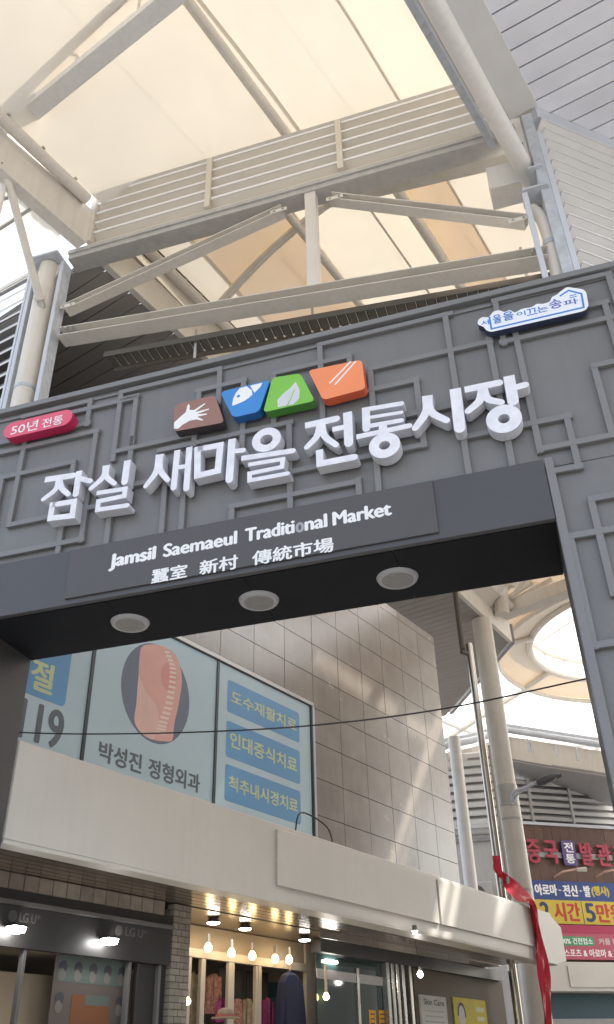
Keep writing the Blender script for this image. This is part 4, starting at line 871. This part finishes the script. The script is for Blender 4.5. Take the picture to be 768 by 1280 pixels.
c0 = W.px(524,1243,-.5); c1 = W.px(556,1245,-.5)
sc_ = thing('notice_board', 'white notice board with small dark lettering below the glaring bulb', 'notice', W.p(c0[0], c0[1]-.6, -.5))
M().box(W, c0[0], c1[0], c0[1]-.75, c0[1], -.519, -.48).build('board', 'paper_white', sc_)
text('lettering', 'Skin Care', W, (c0[0]+.12, c0[1]-.16, c1[0]-.10, c0[1]-.06), -.48, 'ink', sc_, bold=.04)
for k in range(4): M().box(W, c0[0]+.12+.03*(k % 2), c1[0]-.14-.02*(k % 2), c0[1]-.27-.09*k, c0[1]-.245-.09*k, -.4799, -.478).build('print_line', 'rail_grey', sc_)
c0 = W.px(566,1246,-.5); c1 = W.px(606,1248,-.5)
yp = thing('yellow_poster', 'bright yellow poster with a portrait under the end of the canopy', 'poster', W.p(c0[0], c0[1]-.6, -.5))
M().box(W, c0[0], c1[0], c0[1]-.75, c0[1], -.519, -.495).build('sheet', 'paper_yellow', yp)
M().prism(W, ell(c0[0]+.32, c0[1]-.33, .14, .20, 20), -.4949, -.493).build('portrait', 'paper_white', yp)
M().strip(W, [(c0[0]+.32+.16*math.cos(R_(t_)), c0[1]-.31+.20*math.sin(R_(t_))) for t_ in range(-10, 200, 15)], .05, -.4929, -.4915).build('portrait_hair', 'ink', yp)
for k in range(2): M().box(W, c1[0]-.48, c1[0]-.12, c0[1]-.22-.17*k, c0[1]-.14-.17*k, -.4949, -.493).build('print_line', 'print_yellow', yp)
M().box(W, c0[0]+.15, c1[0]-.2, c0[1]-.70, c0[1]-.60, -.4949, -.493).build('print_line', 'ink', yp)
#@@FAR
# ------------------------------------------------------------ far column, pole, banner, lamp
d_ = ROT @ Vector((602-384, 640-776, FOC)); d_ = d_/math.hypot(d_.x, d_.y)
K = Vector((d_.x*23.9, d_.y*23.9, 0)); KR = .30
fc = thing('round_column', 'tall cream round column beyond the canopy end, with a lamp arm', 'column', K)
zj = 9.15
M().tube([K, K+Z*7.55], KR, 28).build('lower_shaft', 'paint_cream', fc, smooth=True)
M().tube([K+Z*7.56, K+Z*8.1], KR*1.0, 28).build('sleeve', 'tray_metal', fc, smooth=True)
M().tube([K+Z*8.11, K+Z*12.96], KR*.93, 28).build('upper_shaft', 'paint_cream', fc, smooth=True)
for z in (5.5, 7.2): M().tube([K+Z*z, K+Z*(z+.06)], KR+.008, 28).build('band', 'tray_metal', fc, smooth=True)
r2 = ROT @ Vector((608-384, 640-970, FOC)); r2 = r2/math.hypot(r2.x, r2.y); Q = Vector((r2.x*22.0, r2.y*22.0, 0))
pl = thing('chrome_pole', 'shiny stainless pole left of the cream round column', 'pole', Q)
M().tube([Q, Q+Z*11.4], .095, 20).build('pole', 'chrome', pl, smooth=True)
M().tube([Q+Z*11.2-B.u*.2-B.n*.1, Q+Z*12.95-B.u*.2-B.n*.1], .075, 12).build('dark_sleeve', 'tray_dark', pl)
M().bar(Q+Z*11.1, Q+Z*11.1-B.u*.3-B.n*.1, .1, .08).build('bracket', 'tray_dark', pl)
M().tube([Q+B.n*.19+Z*4.8, Q+B.n*.19+Z*8.6], .04, 12).build('cable_pipe', 'tray_metal', pl, smooth=True)
sp2 = thing('white_post', 'slim white post standing in front of the pale far wall', 'post', (0, 0, 0))
r3 = ROT @ Vector((580-384, 640-1030, FOC)); r3 = r3/math.hypot(r3.x, r3.y); Q3 = Vector((r3.x*30, r3.y*30, 0)); sp2.location = Q3
M().tube([Q3, Q3+Z*11.55], .21, 20).build('shaft', 'paint_white_steel', sp2, smooth=True)
# street lamp
def KP(x, y, dist=23.6):
    r = ROT @ Vector((x-384, 640-y, FOC)); r = r/math.hypot(r.x, r.y); return CAM+r*dist
sl_ = thing('street_lamp', 'dark street lamp head on a curved arm fixed to the round column', 'street lamp', KP(640,990))
M().tube([tuple(v) for v in crv([KP(640,1006), KP(641,992), KP(655,985), KP(674,977)], 6)], .045, 10).build('arm', 'galvanised', sl_, smooth=True)
M().tube([tuple(v) for v in crv([KP(641,1003), KP(648,992), KP(660,985)], 6)], .03, 10).build('brace', 'galvanised', sl_, smooth=True)
M().tube([KP(671,979), KP(679,976), KP(690,972), KP(702,969)], [.07, .11, .11, .04], 14).build('head', 'lamp_dark', sl_, smooth=True)
M().tube([KP(682,976.8), KP(696,972.6)], [.08, .07], 12).build('lens', 'rail_grey', sl_, smooth=True)
# red banner: wrapped on the pole, over the canopy, hanging in front
def BP(x, y, d): return B.p(*B.px(x, y, d), d)
def QP(x, y): 
    r = ROT @ Vector((x-384, 640-y, FOC)); r = r/math.hypot(r.x, r.y); return CAM+r*21.85
rb = M()
Lp = [QP(614,1070), QP(613.5,1082), QP(619,1093), QP(631,1108), BP(645,1125,-.16), BP(657.5,1130,.03), BP(664,1150,.05), BP(669.5,1185,.055), BP(673,1215,.06), BP(675,1245,.06), BP(678,1295,.06)]
Rp = [QP(622.5,1070), QP(624,1084), QP(631,1092), QP(642,1103), BP(656,1118,-.16), BP(664,1126,.03), BP(671,1148,.05), BP(678,1185,.055), BP(682,1215,.06), BP(685,1245,.06), BP(687,1295,.06)]
Lc = crv(Lp, 4); Rc = crv(Rp, 4); n_ = len(Lc); vs = []; W_ = 5
for i in range(n_):
    for k in range(W_):
        f_ = k/(W_-1); vs.append(Vector(Lc[i])*(1-f_)+Vector(Rc[i])*f_+B.n*(.05*math.sin(k*2.3+i*.35)+.05))
fs = [(i*W_+k, i*W_+k+1, (i+1)*W_+k+1, (i+1)*W_+k) for i in range(n_-1) for k in range(W_-1)]
rb.add(vs+[v-B.n*.02 for v in vs], fs+[tuple(j+len(vs) for j in f_)[::-1] for f_ in fs])
rbo = rb.build('red_banner', 'red_vinyl', loc=B.p(13.5, 3, .06), smooth=True, angle=80); tag(rbo, 'twisted red vinyl banner tied to the pole and draped over the canopy end', 'banner')
# thin cable across the opening
wc = M(); CP = lambda x, y: G.p(*G.px(x, y, -1.15), -1.15)
wc.tube([tuple(v) for v in crv([CP(-20,914), CP(100,917.5), CP(250,915), CP(400,906), CP(560,885), CP(740,847)], 8)], .0075, 6)
tag(wc.build('overhead_cable', 'cable_black', loc=CP(400,906), smooth=True), 'thin black cable strung across the gate opening', 'cable')
# ------------------------------------------------------------ plaza roof beyond: ring skylight and membranes
dm = thing('ring_skylight', 'round ring skylight in the beige plaza roof seen at the right of the opening', 'skylight', (13.4, 31.2, 16))
DC = Vector((13.4, 31.2, 16.0)); RR = 4.8
def circ(r, z, n=64, a0=0, a1=360): return [DC+Vector((r*math.cos(R_(a0+(a1-a0)*k/n)), r*math.sin(R_(a0+(a1-a0)*k/n)), z)) for k in range(n+1)]
M().tube(circ(RR, 0), .13, 12, caps=False).build('ring_tube', 'paint_cream', dm, smooth=True)
M().tube(circ(RR*1.02, .85), .11, 12, caps=False).build('upper_ring', 'paint_cream', dm, smooth=True)
for k in range(24):
    t_ = R_(k*15); M().tube([DC+Vector((RR*math.cos(t_), RR*math.sin(t_), 0)), DC+Vector((RR*1.02*math.cos(t_), RR*1.02*math.sin(t_), .85))], .05, 8).build('ring_post', 'paint_cream', dm)
m = M(); c1 = circ(RR*1.02, .9, 32)[:-1]; ap = DC+Z*2.6; m.add(c1+[ap], [(k, (k+1) % 32, 32) for k in range(32)]); m.build('cone_membrane', 'membrane_white', dm)
for k in range(8): t_ = R_(k*45+10); M().tube([DC+Vector((RR*math.cos(t_), RR*math.sin(t_), .9)), ap-Z*.05], .045, 8).build('cone_rib', 'paint_cream', dm)
pr = thing('plaza_roof', 'beige membrane roof round the ring skylight over the plaza', 'roof', DC)
def skirt(r0, z0, r1, z1, a0, a1, m_, nm='membrane_panel'):
    m = M(); n = 24; p = circ(r0, z0, n, a0, a1); q = circ(r1, z1, n, a0, a1); m.add(p+q, [(k, k+1, n+2+k, n+1+k) for k in range(n)]); m.build(nm, m_, pr, smooth=True)
# beige toward the viewer and the left, white toward the far right
for k in range(8):
    a0 = k*45
    beige = True
    skirt(RR, .06, 6.1, -.30, a0, a0+45, 'membrane_beige')
    if k == 5:  # slot and cut-back rim added so sun streaks reach canopy and tiles
        skirt(6.1, -.30, 10.9, -1.48, a0, 254.7, 'membrane_beige'); skirt(6.1, -.30, 10.9, -1.48, 257.7, 270, 'membrane_beige'); skirt(9.1, -1.02, 10.9, -1.48, 254.65, 257.75, 'membrane_beige')
    else: skirt(6.1, -.30, *((10.9, -1.48) if k == 4 else (14.8, -2.4)), a0, a0+45, 'membrane_beige' if k in (4, 6) else 'membrane_white')
    t_ = R_(a0); M().tube([DC+Vector((r_*math.cos(t_), r_*math.sin(t_), z_)) for r_, z_ in ((RR, -.05), (6.1, -.42), (8.6, -1.02), (14.7, -2.55))], .12, 10).build('rib_tube', 'paint_cream', pr, smooth=True)
M().tube(circ(6.1, -.42, 48), .10, 10, caps=False).build('ring_purlin', 'paint_cream', pr, smooth=True)
M().tube(circ(9.6, -1.25, 48), .10, 10, caps=False).build('ring_purlin', 'paint_white_steel', pr, smooth=True)
def onr(x, y, z): return onz(x, y, z)
t = thing('tie_beam', 'cream box beam crossing just below the gate underside at the right', 'beam', onz(680,745,14))
a, b = onz(637,762,13.9), onz(745,722,13.9); M().bar(a-(b-a)*.1, b, .45, .42).build('beam', 'paint_cream', t, bevel=.01)
M().tube([onz(628,745,13.9)+Z*.4, onz(628,768,13.3)], .22, 16).build('node_drum', 'paint_cream', t, smooth=True)
for p, q in (((632,742),(606,732)), ((634,748),(665,728)), ((640,752),(690,724))):
    M().tube([onz(*p, 14.1), onz(*q, 14.5)], .08, 10).build('brace_tube', 'paint_cream', t, smooth=True)
# ------------------------------------------------------------ far eave band, louvers and building
fb = thing('far_eave', 'curved cream eave band with grey gutter across the far side of the plaza', 'eave', F.p(0, 12, 0))
EV = []
for x, yt, yb, dist in ((548,946,966,33), (560,940,963,33), (590,934,955,33.6), (618,925,949,34.5), (636,920.5,947.5,35), (690,929,957,35.2), (740,937,964.5,35), (790,944,973,34.6)):
    def far(x, y, dd): r = ROT @ Vector((x-384, 640-y, FOC)); r = r/math.hypot(r.x, r.y); return CAM+r*dd
    EV.append((far(x, yt, dist), far(x, yb, dist), dist, x, yt))
m = M(); 
for p, q in zip(EV[:-1], EV[1:]):
    n = Vector((0, .3, 0)); m.hexa([p[1], q[1], q[1]+n, p[1]+n], [p[0], q[0], q[0]+n, p[0]+n])
m.build('band', 'paint_cream', fb)
M().tube([e[0]+Z*.22-Vector((0, .1, 0)) for e in EV], .13, 10).build('gutter', 'slat_grey', fb, smooth=True)
M().tube([e[0]+Z*.50-Vector((0, -.1, 0)) for e in EV], .07, 10).build('gutter_rail', 'galvanised', fb, smooth=True)
for x, y in ((660,928), (664,929), (695,934), (721,939)): p = far(x, y, 34.7); M().bar(p-Z*.35, p+Z*.15, .08, .08, up=Vector((0, 1, 0))).build('bracket', 'galvanised', fb)
m = M()
for p, q in zip(EV[:-1], EV[1:]): m.hexa([p[1]-Z*.01, q[1]-Z*.01, q[1]+Vector((.8, 4, -.01)), p[1]+Vector((.8, 4, -.01))], [v+Z*.05 for v in (p[1]-Z*.01, q[1]-Z*.01, q[1]+Vector((.8, 4, -.01)), p[1]+Vector((.8, 4, -.01)))])
m.build('eave_soffit', 'rail_grey', fb)
# louvers: right part in F, left part in its own plane
def farlouver(fr, a0, a1, z0, z1, n, lab, mull):
    t = thing('louver_wall', lab, 'louver wall', fr.p((a0+a1)/2, z0, -1))
    M().box(fr, a0, a1, z0, z1, -1.6, -1.5).build('backing', 'rail_grey', t)
    st_ = (z1-z0)/n
    for k in range(n):
        z = z0+k*st_; M().hexa([fr.p(a0, z+.03, -1.0), fr.p(a1, z+.03, -1.0), fr.p(a1, z+st_*.62, -1.0), fr.p(a0, z+st_*.62, -1.0)], [fr.p(a0, z+.14, -1.16), fr.p(a1, z+.14, -1.16), fr.p(a1, z+st_*.62+.1, -1.16), fr.p(a0, z+st_*.62+.1, -1.16)]).build('blade', 'slat_white', t)
    for a in mull: M().box(fr, a-.05, a+.05, z0, z1, -1.0, -.92).build('mullion', 'slat_white', t)
    M().box(fr, a0, a1, z0-.12, z0, -1.2, -.9).build('sill', 'slat_white', t)
farlouver(F, -1.7, 6, 9.98, 11.9, 7, 'grey-white louver wall above the brown shop building', (-.1+.05, 1.75+.05))
f2o = far(560,1000,32); F2 = Fr((f2o.x, f2o.y, 0), 100, (0, -1, 0))
farlouver(F2, -3, 1.95, 9.3, 12.0, 9, 'pale louver wall at the far left behind the slim white post', ())
pw = thing('pale_building', 'pale rendered building wall between the tile wall and the round column', 'building', F2.p(0, 0, -1))
M().box(F2, -3, 1.9, 0, 9.2, -4, -.95).build('wall', 'wall_pale', pw)
M().box(F2, -3, 1.9, 8.72, 8.84, -.949, -.85).build('string_course', 'rail_grey', pw); M().box(F2, -3, 1.9, 8.95, 9.0, -.949, -.88).build('string_course', 'rail_grey', pw)
ac = thing('air_conditioner', 'small outdoor air conditioner unit behind the canopy by the pole', 'air conditioner', F2.p(1, 5, -.5))
c0 = F2.px(600,1112,-.5); M().box(F2, c0[0]-.5, c0[0]+.42, c0[1]-.55, c0[1]+.25, -.94, -.5).build('casing', 'wall_pale', ac, bevel=.02)
M().prism(F2, ell(c0[0]-.1, c0[1]-.12, .26, .26, 20), -.499, -.48).build('grille', 'tray_dark', ac)
# brown building
bb_ = thing('brown_building', 'brown clad shop building with red letters on the far side', 'building', F.p(2, 0, -2))
BX0 = F.px(645,1040,0)[0]
M().box(F, BX0, 7, 0, 9.80, -6, -.03).build('wall', 'black_trim', bb_)
nb = 22
for k in range(nb): 
    a0 = BX0+(7-BX0)*k/nb; a1 = BX0+(7-BX0)*(k+1)/nb; M().box(F, a0+.003, a1-.003, 5.0, 9.8, -.03, random.uniform(-.004, .004)).build('cladding_board', 'cladding_brown', bb_)
M().box(F, BX0-.05, 7, 9.80, 9.90, -6, .08).build('coping', 'slat_grey', bb_)
ls_ = thing('red_letter_sign', 'red raised letters and one purple box on a rail across the brown wall', 'sign', F.p(.5, 8.8, .1))
zr = 8.80
M().box(F, BX0+.1, 5, zr-.18, zr+.02, .02, .07).build('rail', 'rail_grey', ls_)
FS = lambda X, Y: F.px(540+X/3.368, 1000+Y/3.368, .15)
for body, X0, X1 in (('중', 397, 458), ('국', 470, 530), ('발', 622, 675), ('관', 690, 748), ('리', 762, 815)):
    a0, a1 = FS(X0, 205)[0], FS(X1, 210)[0]
    for d_o, m_ in ((.10, 'letter_red'), (.16, 'letter_red')): text('letter', body, F, (a0, zr-.42, a1, zr+.42), d_o, m_, ls_, bold=.035)
a0, a1 = FS(548, 210)[0], FS(604, 210)[0]; M().prism(F, rrect(a0, zr-.45, a1, zr+.45, .08), .08, .16).build('purple_box', 'letter_purple', ls_)
text('lettering', '전', F, (a0+.10, zr+.02, a1-.08, zr+.38), .16, 'print_white', ls_, bold=.04); text('lettering', '통', F, (a0+.10, zr-.38, a1-.08, zr-.04), .16, 'print_white', ls_, bold=.04)
for X in (520, 695):
    c0 = F.px(540+X/3.368, 1000+322/3.368, .1); t = thing('sign_lamp', 'small arm lamp on the brown wall %s' % ('under the left red letters' if X == 520 else 'at the right above the blue banner'), 'lamp', F.p(*c0, .1))
    M().tube([F.p(c0[0], c0[1], -.0), F.p(c0[0]+.1, c0[1]+.1, .5), F.p(c0[0]+.55, c0[1]+.15, .8)], .035, 8).build('arm', 'print_pale_pink', t, smooth=True)
    M().tube([F.p(c0[0]+.5, c0[1]+.12, .8), F.p(c0[0]+.85, c0[1]+.13, .9)], [.06, .09], 10).build('head', 'paper_white', t, smooth=True)
# banners
yb_ = thing('price_banner', 'yellow and blue price banner with large red numerals on the brown wall', 'banner', F.p(1, 6.4, .05))
x0 = F.px(667,1120,.05)[0]; Z0, Z1, Z2 = 6.34, 7.14, 7.80
M().box(F, x0, 5, Z1, Z2, .01, .05).build('blue_header', 'banner_blue', yb_); M().box(F, x0, 5, Z0, Z1-.002, .01, .05).build('yellow_field', 'banner_yellow', yb_)
FB = lambda X: F.px(540+X/3.368, 1000+440/3.368, .05)[0]
for body, X0, X1, m_ in (('아로마', 443, 538, 'print_white'), ('+', 541, 558, 'print_white'), ('전신', 562, 624, 'print_white'), ('+', 628, 645, 'print_white'), ('발', 650, 678, 'print_white'), ('(행사)', 682, 757, 'banner_yellow')):
    k_ = .17 if body == '+' else 0; text('lettering', body, F, (FB(X0), Z1+.14+k_, FB(X1), Z2-.12-k_), .05, m_, yb_, bold=.05)
for body, X0, X1, m_ in (('2', 452, 492, 'banner_navy'), ('시간', 508, 620, 'banner_red'), ('5', 640, 682, 'banner_navy'), ('만원', 686, 800, 'banner_red')):
    text('lettering', body, F, (FB(X0), Z0+.08, FB(X1), Z1-.07), .05, m_, yb_, bold=.05)
M().box(F, FB(628), FB(631), Z0, Z1-.004, .0502, .053).build('divider', 'banner_navy', yb_)
pb_ = thing('pink_banner', 'pink and crimson shop banner below the price banner', 'banner', F.p(1, 5.1, .3))
x0 = F.px(697,1180,.25)[0]
M().box(F, x0, 5, 6.0, 6.28, .2, .25).build('crimson_strip', 'banner_crimson', pb_); M().box(F, x0, 5, 5.16, 5.998, .2, .25).build('pink_field', 'banner_pink', pb_)
FC = lambda X: F.px(540+X/3.368, 1000+610/3.368, .25)[0]
M().prism(F, rrect(FC(536), 5.60, FC(686), 5.90, .1), .2502, .256).build('green_pill', 'banner_green', pb_)
text('lettering', '100% 건전업소', F, (FC(540), 5.65, FC(680), 5.86), .256, 'print_white', pb_, bold=.03)
text('lettering', '커플 환영', F, (FC(705), 5.65, FC(810), 5.86), .25, 'paper_white', pb_, bold=.03)
text('lettering', '스포츠 & 아로마 & 스웨디시', F, (FC(552), 5.24, FC(850), 5.50), .25, 'print_white', pb_, bold=.03)
M().box(F, F.px(688,1150,.1)[0]-.2, x0-.02, 5.2, 6.28, .0, .2).build('side_frame', 'canopy_white', pb_)
fcn = thing('far_canopy', 'off-white box canopy under the pink banner on the right side', 'canopy', F.p(2, 4.1, .5))
x0 = F.px(681,1225,.8)[0]
M().box(F, x0-.3, 6, 4.12, 5.02, .0, .8).build('fascia', 'canopy_white', fcn, bevel=.01); M().box(F, x0+.95, 6, 4.24, 4.90, .801, .84).build('raised_panel', 'canopy_white', fcn, bevel=.006)
us = thing('under_shop', 'dark teal shop front in shade below the far canopy', 'shop', F.p(2, 0, 0))
M().box(F, x0-.6, 6, 0, 4.1, -.02, .04).build('shop_front', 'wall_dark_teal', us); M().box(F, x0+.1, 6, 3.05, 3.35, .05, .1).build('shop_sign', 'rail_grey', us)
# right side of the street beyond the gate leg (out of view, closes the space)
rbld = M(); rbld.box(Fr(H(5, 6.7, 0), 34.29, (-1, 0, 0)), 0, 19, 0, 12.9, -5, 0)
tag(rbld.build('side_building', 'wall_pale', loc=H(12, 6.7, 0)), 'pale building hidden behind the right gate leg', 'building')
